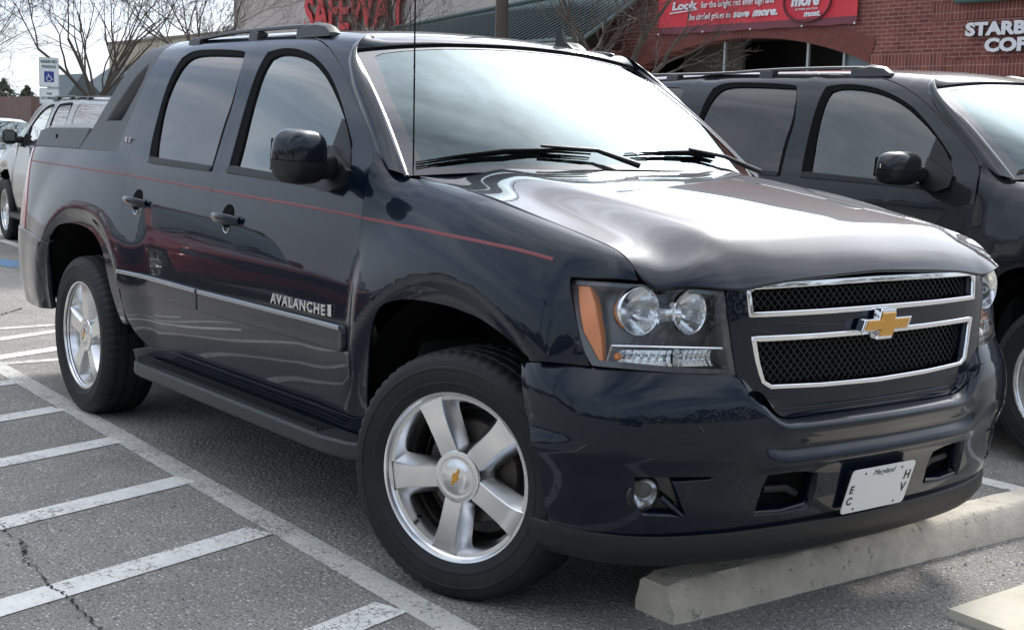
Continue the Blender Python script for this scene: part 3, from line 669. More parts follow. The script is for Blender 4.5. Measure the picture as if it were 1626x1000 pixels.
def build_truck(name, label, cat, body, style='pickup', loc=(0, 0, 0), rz=0, group=None, detail=True, steer=0., cladding=None, seen_back=False):
    root = empty(name, label, cat, loc, rz, group); D = detail; K = lambda s: None if D else s
    hh = .022 if D else .07
    pk = dict(h=hh) if D else dict(h=.08, step=.05)
    fen = [p for p in O['fender']]
    panel('fender', body, root, FS, fen, True, K('fender'), **pk)
    hd = [(-.40, -1), (-.30, -1), (-.1, -1), (.1, -1), (.3, -1), (.5, -1), (.62, -1), (.69, -1), (.724, -1), (.779, -.983), (.824, -.885), (.867, -.745), (.881, -.55), (.889, -.35), (.893, 0)]
    hd = hd+[(a, -b) for a, b in hd[::-1][1:]]+[(-.385, .7), (-.345, .3), (-.335, 0), (-.345, -.3), (-.385, -.7)]
    panel('hood', body, root, HO, hd, False, K('hood'), met=(1, .8), **pk)
    for side in ((0, 1)):
        pass
    dF = panel('front_door', body, root, CS, front_door, True, K('fd'), holes=[O['trimF']], **pk)
    dR = panel('rear_door', body, root, CS, rear_door, True, K('rd'), holes=[O['trimR']], **pk)
    for (d, tr, gl, gm) in ((dF, 'trimF', 'glassF', side_glass), (dR, 'trimR', 'glassR', tint_glass)):
        a = panel('window_seal', seal, None, CS, O[tr], True, K('s'+tr), holes=[O[gl]], gap=-.001, raise_=-.004, rim=.01, **pk)
        b = panel('window', gm, None, CS, O[gl], True, K('g'+gl), gap=-.004, raise_=-.012, rim=0, sm=2, **pk)
        for i in (0, 1): a[i].parent = d[i]; b[i].parent = d[i]
    bt = panel('belt_trim', black_pl, None, CS, [(-1.722, .978), (-1.722, 1.004), (-1.66, 1.0065), (-.905, .977), (-.86, .952)], True, K('bf'), raise_=.006, rim=.012, sm=0, **pk)
    for i in (0, 1): bt[i].parent = dF[i]
    bt = panel('belt_trim', black_pl, None, CS, [(-2.585, .990), (-2.56, 1.016), (-1.90, 1.000), (-1.885, .976), (-2.54, .987)], True, K('br'), raise_=.006, rim=.012, sm=0, **pk)
    for i in (0, 1): bt[i].parent = dR[i]
    # A pillar and roof side
    top = WSE+[(-1.5, EDGEV), (-2.2, EDGEV), (-2.79, EDGEV), (-2.79, TOPV+.003), (-1.868, TOPV+.003)]+[(a-.004, b+.008) for a, b in doorFtop[::-1]]+[(-.61, 1.075)]
    panel('roof_side', body, root, CS, top, True, K('rs'), gap=.001, sm=1, **pk)
    rr = [(-2.93, -.6), (-2.0, -.6), (-1.3, -.6), (-1.10, -.6), (-1.055, -.55), (-1.035, -.4), (-1.01, -.2), (-1.00, 0)]
    if style == 'wagon': rr = [(-4.52, -.6)]+rr[1:]
    rr = rr+[(a, -b) for a, b in rr[::-1][1:]]
    panel('roof', body, root, ROL if style == 'wagon' else RO, rr, False, K('roof'+style), gap=.001, h=.05, sm=0)
    # painted surround joining pillar, roof edge and windshield
    e = [(-.50, 1.04), (-.60, 1.0905), (-.665, 1.14), (-.80, 1.243), (-.94, 1.35), (-1.045, 1.455), (-1.085, 1.53), (-1.09, EDGEV-.002)]
    ev = np.concatenate([np.linspace(e[i], e[i+1], 9)[:-1] for i in range(len(e)-1)]+[[e[-1]]])
    Po, No = CS(ev); no = len(Po); Wi, Nw = WS(np.array([(-1.0, v) for v in np.linspace(.0, 1, no)])); fe = [(-1.10, -.6), (-1.055, -.55), (-1.035, -.4), (-1.01, -.2), (-1.00, 0)]
    fe = fe+[(a, -b) for a, b in fe[::-1][1:]]; fv = np.concatenate([np.linspace(fe[i], fe[i+1], 7)[:-1] for i in range(len(fe)-1)]+[[fe[-1]]]); Rr, Nr = RO(fv); Wt, Nt = WS(np.array([(u, 1.0) for u in np.linspace(-1, 1, len(fv))]))
    outer_ = np.concatenate([Po, Rr, (Po*[1, -1, 1])[::-1]]); on = np.concatenate([No, Nr, (No*[1, -1, 1])[::-1]]); inner_ = np.concatenate([Wi, Wt, (Wi*[1, -1, 1])[::-1]])
    outer_ = gsmooth(outer_, 1.0, 0); V = []; nr = 6
    for k in range(len(outer_)):
        a, b = outer_[k]-on[k]*.001, inner_[k]+np.array([.004, 0, .004]); L_ = np.linalg.norm(b-a)
        for j in range(nr+1):
            t_ = j/nr; V.append(a*(1-t_)+b*t_+on[k]*(.16*L_*4*t_*(1-t_)*.9))
        V.append(b+np.array([-.015, 0, -.03]))
    nr += 1; B = MB().add(V, [(k*(nr+1)+j, k*(nr+1)+j+1, (k+1)*(nr+1)+j+1, (k+1)*(nr+1)+j) for k in range(len(outer_)-1) for j in range(nr)]); B.build('windshield_surround', body, root, True, 60)
    # windshield
    g = panel('windshield', ws_glass, root, WS, [(-1, .0), (1, .0), (1, 1), (-1, 1)], False, K('ws'), gap=.0, rim=0, sm=0, h=.06, met=(.75, .75))[0]
    fr = panel('windshield_border', frit, g, WS, [(-1, -.0), (1, -.0), (1, 1), (-1, 1)], False, K('wsf'), holes=[[(-.925, .06), (-.945, .5), (-.90, .93), (-.82, .965), (.82, .965), (.90, .93), (.945, .5), (.925, .06), (.85, .035), (-.85, .035)]], gap=0, rim=0, sm=2, h=.05, met=(.75, .75), raise_=.0015)[0]
    mo = MB()
    for s_ in (-1, 1):
        uv = np.array([(s_*1.0, v) for v in np.linspace(-.0, 1, 24)]); P, n = WS(uv); n = n*np.sign((n @ np.array([1, 0, 1]))[:, None])
        out = np.array([0, s_, 0]); V = []
        for k in range(len(P)):
            for a, b in ((-.014, .002), (-.009, .006), (-.001, .007), (.006, .002), (.004, -.02)): V.append(P[k]+out*a+n[k]*b)
        mo = MB().add(V, [(k*5+j, k*5+(j+1) % 5, (k+1)*5+(j+1) % 5, (k+1)*5+j) for k in range(len(P)-1) for j in range(5)])
        mo.build('windshield_molding', mat('grey_molding', (.20, .21, .22), .35, .1), root, True)
    hb = MB(); P, n = WS(np.array([(u, 1.0) for u in np.linspace(-1, 1, 40)])); hb.tube([tuple(q+np.array([.004, 0, .006])) for q in P], .003, 8); hb.build('header_seal', seal, root, True)
    # cowl
    P, n = WS(np.array([(u, -.0) for u in np.linspace(-1, 1, 30)])); Q, n2 = HO(np.array([(-.31-.085*abs(v)**1.5, v) for v in np.linspace(-1, 1, 30)]))
    cb = MB(); V = []
    for k in range(30):
        a, b = P[k], Q[k]; V += [a+np.array([-.03, 0, -.012]), a*.6+b*.4+np.array([0, 0, -.012]), b+np.array([0, 0, -.022])]
    cb.add(V, [(k*3+j, k*3+j+1, (k+1)*3+j+1, (k+1)*3+j) for k in range(29) for j in range(2)]); cb.build('cowl', black_pl, root, True)
    # face
    if D or style == 'pickup':
        q = O
        outer = sym([(0, 1.079), (.25, 1.078), (.50, 1.072), (.585, 1.066), (.597, 1.05), (.592, .98), (.577, .90), (.560, .815), (.545, .775), (.525, .742), (.25, .742), (0, .742)])
        hu = sym([(0, 1.064), (.2295, 1.0625), (.506, 1.059), (.5225, 1.049), (.5135, .989), (.2408, .9875), (0, .9875)])
        hl = sym([(0, .9065), (.2454, .908), (.501, .911), (.4865, .8471), (.4685, .794), (.442, .7785), (.2457, .771), (0, .767)])
        hus = [p for p in hu if p[0] != 0 or True]; 
        gs = panel('grille_surround', body, root, FA, outer, False, None, holes=[hu, hl], gap=.002, sm=0, h=.04, rim=.03)[0]
        cu = sym([(0, 1.0735), (.2256, 1.072), (.512, 1.069), (.530, 1.058), (.522, .981), (.2423, .979), (0, .978)])
        clo = sym([(0, .9155), (.2452, .9165), (.5115, .9204), (.4936, .848), (.4752, .7912), (.4431, .7729), (.2461, .7645), (0, .7595)])
        panel('grille_frame', chrome, gs, FA, cu, False, None, holes=[hu], gap=0, sm=0, raise_=.006, rim=.010, h=.05, bev=.003)
        panel('grille_frame', chrome, gs, FA, clo, False, None, holes=[hl], gap=0, sm=0, raise_=.006, rim=.010, h=.05, bev=.003)
        grm = mat('grille_mesh', (.035, .035, .036), .4, .3)
        mesh_grille('grille_mesh', gs, [(a*1.0, b) for a, b in hu], grm); mesh_grille('grille_mesh', gs, hl, grm)
        panel('grille_backing', dark, gs, FA, sym([(0, 1.07), (.52, 1.06), (.50, .77), (0, .765)]), False, None, sm=0, raise_=-.075, rim=0, h=.08)
        eb = MB(); P0 = Vector((.932, 0, .937))
        outl_ = bow(.112, .046); inn = bow(.097, .035)
        eb.prism([(P0.x-.03, x, P0.z+z) for x, z in outl_], (.03, 0, 0)); em = eb.build('emblem_frame', chrome, root)
        bv = em.modifiers.new('b', 'BEVEL'); bv.width = .004; bv.segments = 2
        eb = MB(); eb.prism([(P0.x, x, P0.z+z) for x, z in inn], (.006, 0, 0)); e2 = eb.build('emblem', gold, em); bv = e2.modifiers.new('b', 'BEVEL'); bv.width = .003; bv.segments = 2
    # headlights
    hlo = [(1.118, 1.066), (.981, 1.0685), (.8534, 1.0675), (.7267, 1.0625), (.607, 1.053), (.598, .9763), (.583, .8967), (.566, .817), (.6774, .8235), (.7872, .8315), (.8914, .8375), (.9837, .8395), (1.0137, .8793), (1.0422, .9379), (1.08, 1.0039)]
    a = panel('headlight', clear_gl, root, FA, hlo, True, K('hl'), gap=.002, sm=1, raise_=.002, rim=.012, h=.05)
    ins = []
    hbk = panel('bezel', lamp_bk, None, FA, hlo, True, K('hlb'), gap=.0, sm=1, raise_=-.085, rim=0, h=.05)
    hrm = panel('bezel_rim', lamp_bk, None, FA, hlo, True, K('hlr'), holes=[[(x+(.018 if x < .85 else -.014), y+(.014 if y < .9 else -.010)) for x, y in hlo]], gap=.0, sm=0, raise_=-.004, rim=.085, h=.05)
    for i in (0, 1): hbk[i].parent = a[i]; hrm[i].parent = a[i]
    if D:
        am = panel('amber_marker', amber, None, FA, [(1.079, 1.053), (1.038, 1.056), (1.003, 1.010), (.972, .927), (.957, .850), (1.003, .850), (1.029, .939), (1.059, 1.006)], True, None, gap=0, sm=0, raise_=-.012, rim=.05, h=.04)
        for i in (0, 1): am[i].parent = a[i]
        for sgn, par in ((1, a[0]), (-1, a[1])):
            def bowl(s0, v0, r, dep, nm, sq=1.0, yaw_=0.):
                P, n = FA([(s0*1.0, v0)]); P = Vector(P[0]); n = Vector(n[0]); n = (Vector((1, 0, 0))*.85+n*.15).normalized()
                zax = n; xax = Vector((0, 0, 1)).cross(zax).normalized(); yax = zax.cross(xax); B = MB(); V = []; nn = 40; rows = 10
                for i in range(rows+1):
                    t = i/rows; rr = r*math.sqrt(t) if i else .0; 
                    for j in range(nn):
                        th = 2*math.pi*j/nn; fl = 1+.012*math.cos(th*10)*t
                        V.append(P+zax*(-.012-dep*(1-t))+xax*rr*math.cos(th)*fl*sq+yax*rr*math.sin(th)*fl)
                B.add(V, [(i*nn+j, i*nn+(j+1) % nn, (i+1)*nn+(j+1) % nn, (i+1)*nn+j) for i in range(rows) for j in range(nn)])
                V = []; 
                for rr, dz in ((r*1.0, -.012), (r*1.06, -.010), (r*1.09, -.018), (r*1.0, -.05), (r*.5, -.085)):
                    for j in range(nn): th = 2*math.pi*j/nn; V.append(P+zax*dz+xax*rr*math.cos(th)*sq+yax*rr*math.sin(th))
                B.add(V, [(i*nn+j, i*nn+(j+1) % nn, (i+1)*nn+(j+1) % nn, (i+1)*nn+j) for i in range(4) for j in range(nn)])
                if sgn < 0: B.v = [(x, -y, z) for x, y, z in B.v]; B.f = [f[::-1] for f in B.f]
                o = B.build(nm, lamp_in, par, True, 50, fix=False)
                b2 = MB(); c = P+zax*(-dep*.55); c = Vector((c.x, c.y*sgn if sgn < 0 else c.y, c.z)); b2.sup(c, (.022, .012, .012), (1, 1), 10); b2.build('bulb', bulb, o, True)
                return o
            bowl(.848, .994, .064, .055, 'reflector'); bowl(.703, .994, .059, .05, 'reflector', .92)
            # linking collars
            B = MB(); 
            for s0, s1, r0, r1 in ((.768, .735, .027, .033), (.918, .885, .030, .036), (.800, .768, .036, .027)):
                P, n = FA([(s0, .993), (s1, .993)]); p0 = P[0]-n[0]*.035; p1_ = P[1]-n[1]*.035; B.tube([tuple(p0), tuple((p0+p1_)/2), tuple(p1_)], [r0, (r0+r1)/2*.92, r1], 20)
            if sgn < 0: B.v = [(x, -y, z) for x, y, z in B.v]
            B.build('collar', lamp_in, par, True)
            for s0, s1 in ((.918, .752), (.738, .622)):
                B = MB(); nseg = 14; V = []; rows = 7
                for i in range(nseg+1):
                    s_ = s0+(s1-s0)*i/nseg; 
                    for j in range(rows+1):
                        v = .843+.045*j/rows; P, n = FA([(s_, v)]); dd = .03+.022*math.sin(math.pi*j/rows)+(.004 if i % 2 else 0)
                        V.append(P[0]-n[0]*dd)
                B.add(V, [(i*(rows+1)+j, i*(rows+1)+j+1, (i+1)*(rows+1)+j+1, (i+1)*(rows+1)+j) for i in range(nseg) for j in range(rows)])
                if sgn < 0: B.v = [(x, -y, z) for x, y, z in B.v]
                B.build('turn_signal', lamp_in, par, False)
            B = MB(); P, n = FA([(.935, .897), (.75, .897), (.600, .891)]); P = P-n*.018; B.tube([tuple(q) for q in P], .005, 8); P, n = FA([(.935, .897), (.945, .85)]); P = P-n*.02; B.tube([tuple(q) for q in P], .004, 8)
            P, n = FA([(.745, .893), (.745, .845)]); P = P-n*.02; B.tube([tuple(q) for q in P], .008, 8)
            if sgn < 0: B.v = [(x, -y, z) for x, y, z in B.v]
            B.build('chrome_bar', chrome, par, True)
            B = MB(); P, n = FA([(.915, .868)]); c = P[0]-n[0]*.025; B.sup((c[0], c[1]*(1 if sgn > 0 else -1), c[2]), (.012, .012, .012), (1, 1), 10); B.build('bulb', amber, par, True)
    # bumper
    near = [(0, .488), (.288, .488), (.43, .484), (.475, .470), (.503, .448), (.525, .443), (.5467, .452), (.5622, .470), (.585, .488), (.65, .4925), (.8, .496), (.94, .4985), (1.07, .4985), (1.2, .4985)]
    arch = [(a_, min(b_, .4985)) for a_, b_ in O['bumprear']]
    bottom = [(1.20, .0), (.9, .0), (.7, .0), (.5, .0), (.25, .0), (0, .0)]
    fog = [(.892, .2028), (.7954, .2045), (.6499, .200), (.655, .190), (.775, .186), (.725, .082), (.863, .0887), (.893, .1216)]
    itk = [(.468, .190), (.3469, .192), (.2729, .176), (.262, .1331), (.268, .063), (.3794, .059), (.4894, .0668), (.486, .1207)]
    up = sym(near+arch+bottom)
    hs = [fog, [(-a_, b_) for a_, b_ in fog], itk, [(-a_, b_) for a_, b_ in itk]]
    bp = panel('front_bumper', body, root, BU, up, False, K('bump'), holes=hs if D else [], gap=.002, sm=1, rim=.05, h=.025 if D else .07)[0]
    if D:
        # recess walls behind the openings
        for s_ in (1, -1):
            f2 = [(s_*a_, b_) for a_, b_ in fog]; i2 = [(s_*a_, b_) for a_, b_ in itk]
            panel('fog_pocket', gloss_bk, bp, BU, f2, False, None, gap=-.01, sm=0, raise_=-.045, rim=0, h=.05)
            panel('air_intake', dark, bp, BU, [(s_*.50, .20), (s_*.24, .20), (s_*.24, .05), (s_*.50, .05)], False, None, gap=-.004, sm=0, raise_=-.06, rim=0, h=.05)
            P, n = BU([(s_*.862, .145)]); c = Vector(P[0])+Vector(n[0])*(-.022); n = (Vector(n[0])*.4+Vector((1, 0, 0))*.6).normalized()
            B = MB(); z = n; x = Vector((0, 0, 1)).cross(z).normalized(); y = z.cross(x); nn = 32; V = []
            for i in range(7):
                t = i/6
                for j in range(nn): th = 2*math.pi*j/nn; V.append(c+z*(-.035*(1-t*t))+(x*math.cos(th)+y*math.sin(th))*.043*t)
            B.add(V, [(i*nn+j, i*nn+(j+1) % nn, (i+1)*nn+(j+1) % nn, (i+1)*nn+j) for i in range(6) for j in range(nn)])
            V = []
            for rr, dz in ((.043, 0), (.047, .008), (.0515, .004), (.053, -.02), (.05, -.05)):
                for j in range(nn): th = 2*math.pi*j/nn; V.append(c+z*dz+(x*math.cos(th)+y*math.sin(th))*rr)
            fl = B.build('fog_light', lamp_in, root, True, 60); 
            B2 = MB(); B2.add(V, [(i*nn+j, i*nn+(j+1) % nn, (i+1)*nn+(j+1) % nn, (i+1)*nn+j) for i in range(4) for j in range(nn)]); B2.build('ring', gloss_bk, fl, True, 60)
            B3 = MB(); V = [c+z*(.006+.006*(1-t*t))+(x*math.cos(th)+y*math.sin(th))*.043*t for t in (0.001, .33, .66, 1) for th in [2*math.pi*j/nn for j in range(nn)]]
            B3.add(V, [(i*nn+j, i*nn+(j+1) % nn, (i+1)*nn+(j+1) % nn, (i+1)*nn+j) for i in range(3) for j in range(nn)]); B3.build('lens', clear_gl, fl, True)
            # fin in the fog pocket and tow hook bar in the intake
            B = MB(); P, n = BU([(s_*.80, .13), (s_*.735, .085)]); B.tube([tuple(P[0]-n[0]*.035), tuple(P[1]+n[1]*.0)], [.012, .006], 8); B.build('fog_fin', body, bp, True)
            B = MB(); P, n = BU([(s_*.44, .125), (s_*.35, .120), (s_*.30, .095)]); B.tube([tuple(q) for q in P-n*.045], .013, 8); B.build('tow_hook', black_pl, bp, True)
            B = MB(); P, n = BU([(s_*.487, .070), (s_*.38, .064), (s_*.29, .075)]); B.tube([tuple(q) for q in P-n*.012], .007, 8); B.build('intake_lip', gloss_bk, bp, True)
        # recess panel between grille and bumper ledge
        panel('grille_sill', body, bp, BU, sym([(0, .4995), (.25, .4995), (.50, .4995), (.56, .485), (.535, .44), (.503, .43), (.46, .46), (.288, .475), (0, .475)]), False, None, gap=0, sm=0, raise_=-.004, rim=0, h=.03)
        ri = MB()
        if 0: pass
        ss = np.linspace(-.54, .54, 50); A_, _n = FA(np.stack([ss, ss*0+.745], 1)); B_, _n = BU(np.stack([ss, ss*0+.497-.03*np.abs(ss/.54)**8], 1)); V = []
        for k in range(50):
            a_, b_ = A_[k], B_[k]; V += [a_+np.array([-.004, 0, 0]), a_*.45+b_*.55+np.array([.004, 0, .004]), b_*.9+a_*.1+np.array([.012, 0, -.002]), b_+np.array([.03, 0, -.004])]
        B = MB().add(V, [(k*4+j, k*4+j+1, (k+1)*4+j+1, (k+1)*4+j) for k in range(49) for j in range(3)]); B.build('grille_sill', body, bp, True, 60)
        ri = MB()
        for k, (vz, xx) in enumerate(((.728, .899), (.706, .906))):
            pts = [(xx+.0-.028*(y/.45)**2, y*1.0, vz+.0) for y in np.linspace(-.475, .475, 40)]; ri.tube(pts, .0022, 5)
        ri.build('sill_rib', body, bp, True)
    vz = sym([(0, .125), (.5, .125), (1.0, .125), (1.215, .125), (1.20, .0), (.9, .0), (.5, .0), (0, .0)])
    panel('front_valance', black_pl, root, VA, vz, False, K('val'), gap=0, sm=0, rim=.03, h=.05)
    # rocker, molding
    rk = [(-.50, .16), (-.49, .10), (-.49, .03), (-2.70, .03), (-2.70, .10), (-2.40, .158), (-1.8, .158)]
    panel('rocker', body if D else black_pl, root, CS, rk, True, K('rk'), gap=.002, sm=0, raise_=-.006, rim=.02, **pk)
    if D:
        a = panel('door_molding', body, None, CS, [(-.605, .405), (-.592, .42), (-.592, .47), (-.605, .487), (-1.812, .482), (-1.812, .405)], True, None, gap=.001, sm=0, raise_=.018, rim=.022, bev=.005, h=.03)
        b = panel('door_molding', body, None, CS, [(-1.832, .405), (-1.832, .482), (-2.672, .486), (-2.672, .408)], True, None, gap=.001, sm=0, raise_=.018, rim=.022, bev=.005, h=.03)
        for i in (0, 1): a[i].parent = dF[i]; b[i].parent = dR[i]
        a = strip(CS, [(-.606, .484), (-1.81, .479)], .016, .004, 'molding_strip', mat('satin_strip', (.42, .44, .47), .25, .8), None, True, .0185)
        b = strip(CS, [(-1.834, .479), (-2.670, .483)], .016, .004, 'molding_strip', MAT['satin_strip'], None, True, .0185)
        for i in (0, 1): a[i].parent = dF[i]; b[i].parent = dR[i]
        # pinstripe, one piece per panel
        yy = [(-.582, .8695), (-.785, .8772), (-1.075, .8848), (-1.45, .8927), (-1.822, .9015)]
        a = strip(CS, yy, .0095, .0012, 'pinstripe', red_tape, None, True)
        b = strip(CS, [(-1.836, .902), (-2.346, .9135), (-2.795, .924)], .0085, .0012, 'pinstripe', red_tape, None, True)
        for i in (0, 1): a[i].parent = dF[i]; b[i].parent = dR[i]
        strip(FS, O['stripe'], .0105, .0012, 'pinstripe', red_tape, root, True)
        strip(CS, [(-2.815, .925), (-3.40, .934), (-3.835, .9377), (-4.36, .9415)], .008, .0012, 'pinstripe', red_tape, root, True)
    # rear body
    gq = [(a_-.0, b_) for a_, b_ in gapRR[::-1]]; archq = [(-3.842, .19), (-3.846, .25), (-3.836, .33), (-3.82, .42), (-3.785, .50), (-3.735, .575), (-3.66, .625), (-3.548, .648), (-3.38, .655), (-3.19, .640), (-3.06, .595), (-2.975, .52), (-2.925, .43), (-2.875, .34), (-2.815, .255), (-2.775, .19)]
    if style == 'pickup':
        qo = [(-2.686, .44)]+gq+[(-2.79, EDGEV), (-2.93, EDGEV), (-2.93, 1.54), (-2.915, 1.46), (-2.93, 1.36), (-2.965, 1.25), (-3.0, 1.15), (-3.02, 1.028), (-3.5, 1.027), (-4.0, 1.025), (-4.33, 1.022), (-4.378, 1.015), (-4.378, .93), (-4.318, .80), (-4.278, .68), (-4.268, .565), (-4.05, .555), (-3.80, .545)]
        qo += archq[4:][::1]+[(-2.69, .19), (-2.675, .30)]
        qo = [(-2.686, .44)]+gq+[(-2.79, EDGEV), (-2.93, EDGEV), (-2.93, 1.54), (-2.915, 1.46), (-2.93, 1.36), (-2.965, 1.25), (-3.0, 1.15), (-3.02, 1.028), (-3.5, 1.027), (-4.0, 1.025), (-4.33, 1.022), (-4.378, 1.015), (-4.378, .93), (-4.318, .80), (-4.278, .68), (-4.268, .565), (-4.05, .555), (-3.775, .53)]+archq[5:-1]+[(-2.79, .22), (-2.70, .22), (-2.72, .30), (-2.70, .36)]
        qp = panel('quarter_panel', body, root, CS, qo, True, K('qp'), gap=.002, sm=1, **pk)
        bt = panel('sail_panel', grey_pl, root, CS, [(-3.02, 1.030), (-3.0, 1.15), (-2.965, 1.25), (-2.93, 1.36), (-2.915, 1.46), (-2.935, 1.54), (-2.935, 1.625), (-3.05, 1.620), (-3.13, 1.585), (-3.19, 1.50), (-3.26, 1.39), (-3.345, 1.28), (-3.45, 1.14), (-3.55, 1.030)], True, None, holes=[[(-2.985, 1.47), (-2.965, 1.375), (-3.02, 1.27), (-3.09, 1.175), (-3.30, 1.172), (-3.225, 1.255), (-3.135, 1.35), (-3.05, 1.43)]], gap=.001, sm=1, rim=.09, h=.03, bev=.006)
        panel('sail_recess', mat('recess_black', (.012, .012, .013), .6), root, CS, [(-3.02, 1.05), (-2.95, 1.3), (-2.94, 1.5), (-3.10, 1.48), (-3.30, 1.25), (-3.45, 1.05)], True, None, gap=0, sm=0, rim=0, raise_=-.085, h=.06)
        cg = panel('cargo_box_lid', grey_pl, root, CS, [(-3.565, 1.032), (-3.50, 1.135), (-3.93, 1.130), (-4.28, 1.122), (-4.40, 1.110), (-4.41, 1.030)], True, None, gap=.002, sm=0, rim=.03, h=.05, bev=.006)
        for i in (0, 1):
            s_ = -1 if i == 0 else 1
            B = MB(); V = []; us = np.linspace(-4.42, -2.98, 16); P, n = CS(np.array([(u, 1.13) for u in us]))
            for q in P: V += [(q[0], q[1]*(-s_), q[2]+.0), (q[0], .58*s_, q[2]+.028), (q[0], 0, q[2]+.038)]
            B.add(V, [(k*3+j, k*3+j+1, (k+1)*3+j+1, (k+1)*3+j) for k in range(15) for j in range(2)]); B.build('bed_cover', grey_pl, root, True)
            B = MB(); P, n = CS([(-3.985, 1.083)]); c = P[0]+n[0]*.002; B.sup((c[0], c[1]*(-s_), c[2]), (.007, .006, .014), (1, 1), 10); B.build('lid_lock', seal, cg[i], True)
        tl = panel('tail_light', red_lens, root, CS, [(-4.385, 1.013), (-4.385, .93), (-4.325, .80), (-4.285, .68), (-4.275, .568), (-4.50, .572), (-4.63, .58), (-4.63, 1.0), (-4.55, 1.013)], True, None, gap=.002, sm=1, rim=.02, h=.04, raise_=.004)
        rb_ = [(-3.765, .525), (-4.05, .550), (-4.285, .560), (-4.64, .565), (-4.64, .16), (-4.3, .14), (-3.86, .16)]+archq[1:6]
        panel('rear_bumper', body, root, CS, rb_, True, None, gap=.002, sm=0, rim=.03, h=.04, raise_=.01)
        B = MB(); B.box((-4.66, -.80, .58), (-4.58, .80, 1.32), bev=.01); B.build('tailgate', body, root)
        B = MB(); B.box((-4.66, -.82, .42), (-4.57, .82, .60), bev=.015); B.build('bumper_back', body, root)
        B = MB(); B.add([(-2.93, -.62, 1.83), (-2.93, .62, 1.83), (-2.98, .8, 1.38), (-2.98, -.8, 1.38)], [(0, 1, 2, 3)]); B.build('rear_window', tint_glass, root)
    else:
        qo = [(-2.686, .44)]+gq+[(-2.79, EDGEV), (-3.5, EDGEV), (-4.3, EDGEV), (-4.50, EDGEV), (-4.53, 1.5), (-4.56, 1.3), (-4.60, 1.05), (-4.62, .9), (-4.62, .58), (-4.2, .55), (-3.775, .53)]+archq[5:-1]+[(-2.79, .22), (-2.70, .22), (-2.72, .30), (-2.70, .36)]
        qw = [(-2.93, 1.02), (-2.90, 1.2), (-2.86, 1.38), (-2.87, 1.475), (-2.95, 1.50), (-3.6, 1.495), (-4.26, 1.485), (-4.33, 1.44), (-4.39, 1.2), (-4.42, 1.02)]
        qp = panel('quarter_panel', body, root, CS, qo, True, K('qpw'), holes=[qw], gap=.002, sm=1, **pk)
        b = panel('window', tint_glass, None, CS, qw, True, K('qg'), gap=-.004, raise_=-.008, rim=0, sm=1, **pk); 
        for i in (0, 1): b[i].parent = qp[i]
        rb_ = [(-3.765, .525), (-4.05, .545), (-4.285, .55), (-4.64, .56), (-4.64, .16), (-4.3, .14), (-3.86, .16)]+archq[1:6]
        panel('rear_bumper', cladding or body, root, CS, rb_, True, K('rbw'), gap=.002, sm=0, rim=.03, h=.06, raise_=.01)
        B = MB(); B.add([(-4.60, -.86, .58), (-4.60, .86, .58), (-4.58, .84, 1.30), (-4.58, -.84, 1.30), (-4.50, .62, 1.80), (-4.50, -.62, 1.80), (-4.52, 0, 1.83)], [(0, 1, 2, 3)]); lg = B.build('liftgate', body, root)
        B = MB(); B.add([(-4.58, -.84, 1.30), (-4.58, .84, 1.30), (-4.50, .62, 1.82), (-4.50, -.62, 1.82)], [(0, 1, 2, 3)]); B.build('rear_window', tint_glass, lg)
        for s_ in (-1, 1): B = MB(); B.box((-4.66, s_*.74-.07, .95), (-4.56, s_*.74+.07, 1.35), bev=.01); B.build('tail_light', red_lens, root)
        B = MB(); B.box((-4.70, -.90, .42), (-4.57, .90, .62), bev=.02); B.build('bumper_back', cladding or body, root)
    # inner shell: wheel housings, underbody, firewall, cabin
    B = MB()
    for cx_, R_, n_ in ((0, .575, 2.0), (-3.302, .60, 2.4)):
        for s_ in (-1, 1):
            V = []; nn = 26
            for yy_ in (.962, .52):
                for j in range(nn+1):
                    th = math.pi*(.05+.87*j/nn); c_, s2 = math.cos(th), math.sin(th)
                    rr_ = R_/((abs(c_)**n_+abs(s2)**n_)**(1/n_)); V.append((cx_+rr_*c_, s_*yy_, .385+rr_*s2))
            B = MB(); B.add(V, [(j, j+1, nn+2+j, nn+1+j) for j in range(nn)]); B.add([V[nn+1+j] for j in range(nn+1)], [tuple(range(nn+1))]); B.build('wheel_housing', dark, root, True)
    B = MB(); B.box((-4.45, -.78, .52), (-3.98, .78, .62)); B.box((-2.75, -.86, .34), (-.55, .86, .50)); B.box((-3.96, -.50, .30), (.60, .50, .60)); B.box((.56, -.72, .36), (.70, .72, .98)); B.box((-.52, -.76, .50), (-.45, .76, 1.24)); B.box((-.46, -.70, .86), (.60, .70, 1.02)); B.box((.35, -.45, .24), (.60, .45, .36))  # engine bay box added to stop light leaking between panels
    B.build('underbody', under, root)
    # interior
    B = MB(); B.box((-3.0 if style == 'pickup' else -4.4, -.86, .50), (-.5, .86, .56))
    B.box((-.62, -.80, 1.0), (-.50, .80, 1.22), bev=.03)
    B.add([(-.95, -.80, 1.12), (-.95, .80, 1.12), (-.90, .80, 1.27), (-.90, -.80, 1.27), (-.42, .80, 1.30), (-.42, -.80, 1.30), (-.6, -.8, .6), (-.6, .8, .6)], [(0, 1, 2, 3), (3, 2, 4, 5), (0, 6, 7, 1)])
    B.build('dashboard', dashm, root)
    B = MB()
    for (x, y) in ((-1.45, -.43), (-1.45, .43), (-2.4, -.45), (-2.4, .45)):
        B = MB(); B.sup((x, y, .88), (.27, .25, .10), (.4, .4), 12); B.sup((x-.27, y, 1.22), (.09, .24, .33), (.4, .4), 12, rot=None); B.sup((x-.33, y, 1.58), (.05, .13, .085), (.5, .5), 10)
        B.build('seat', fabric, root, True)
    B = MB(); 
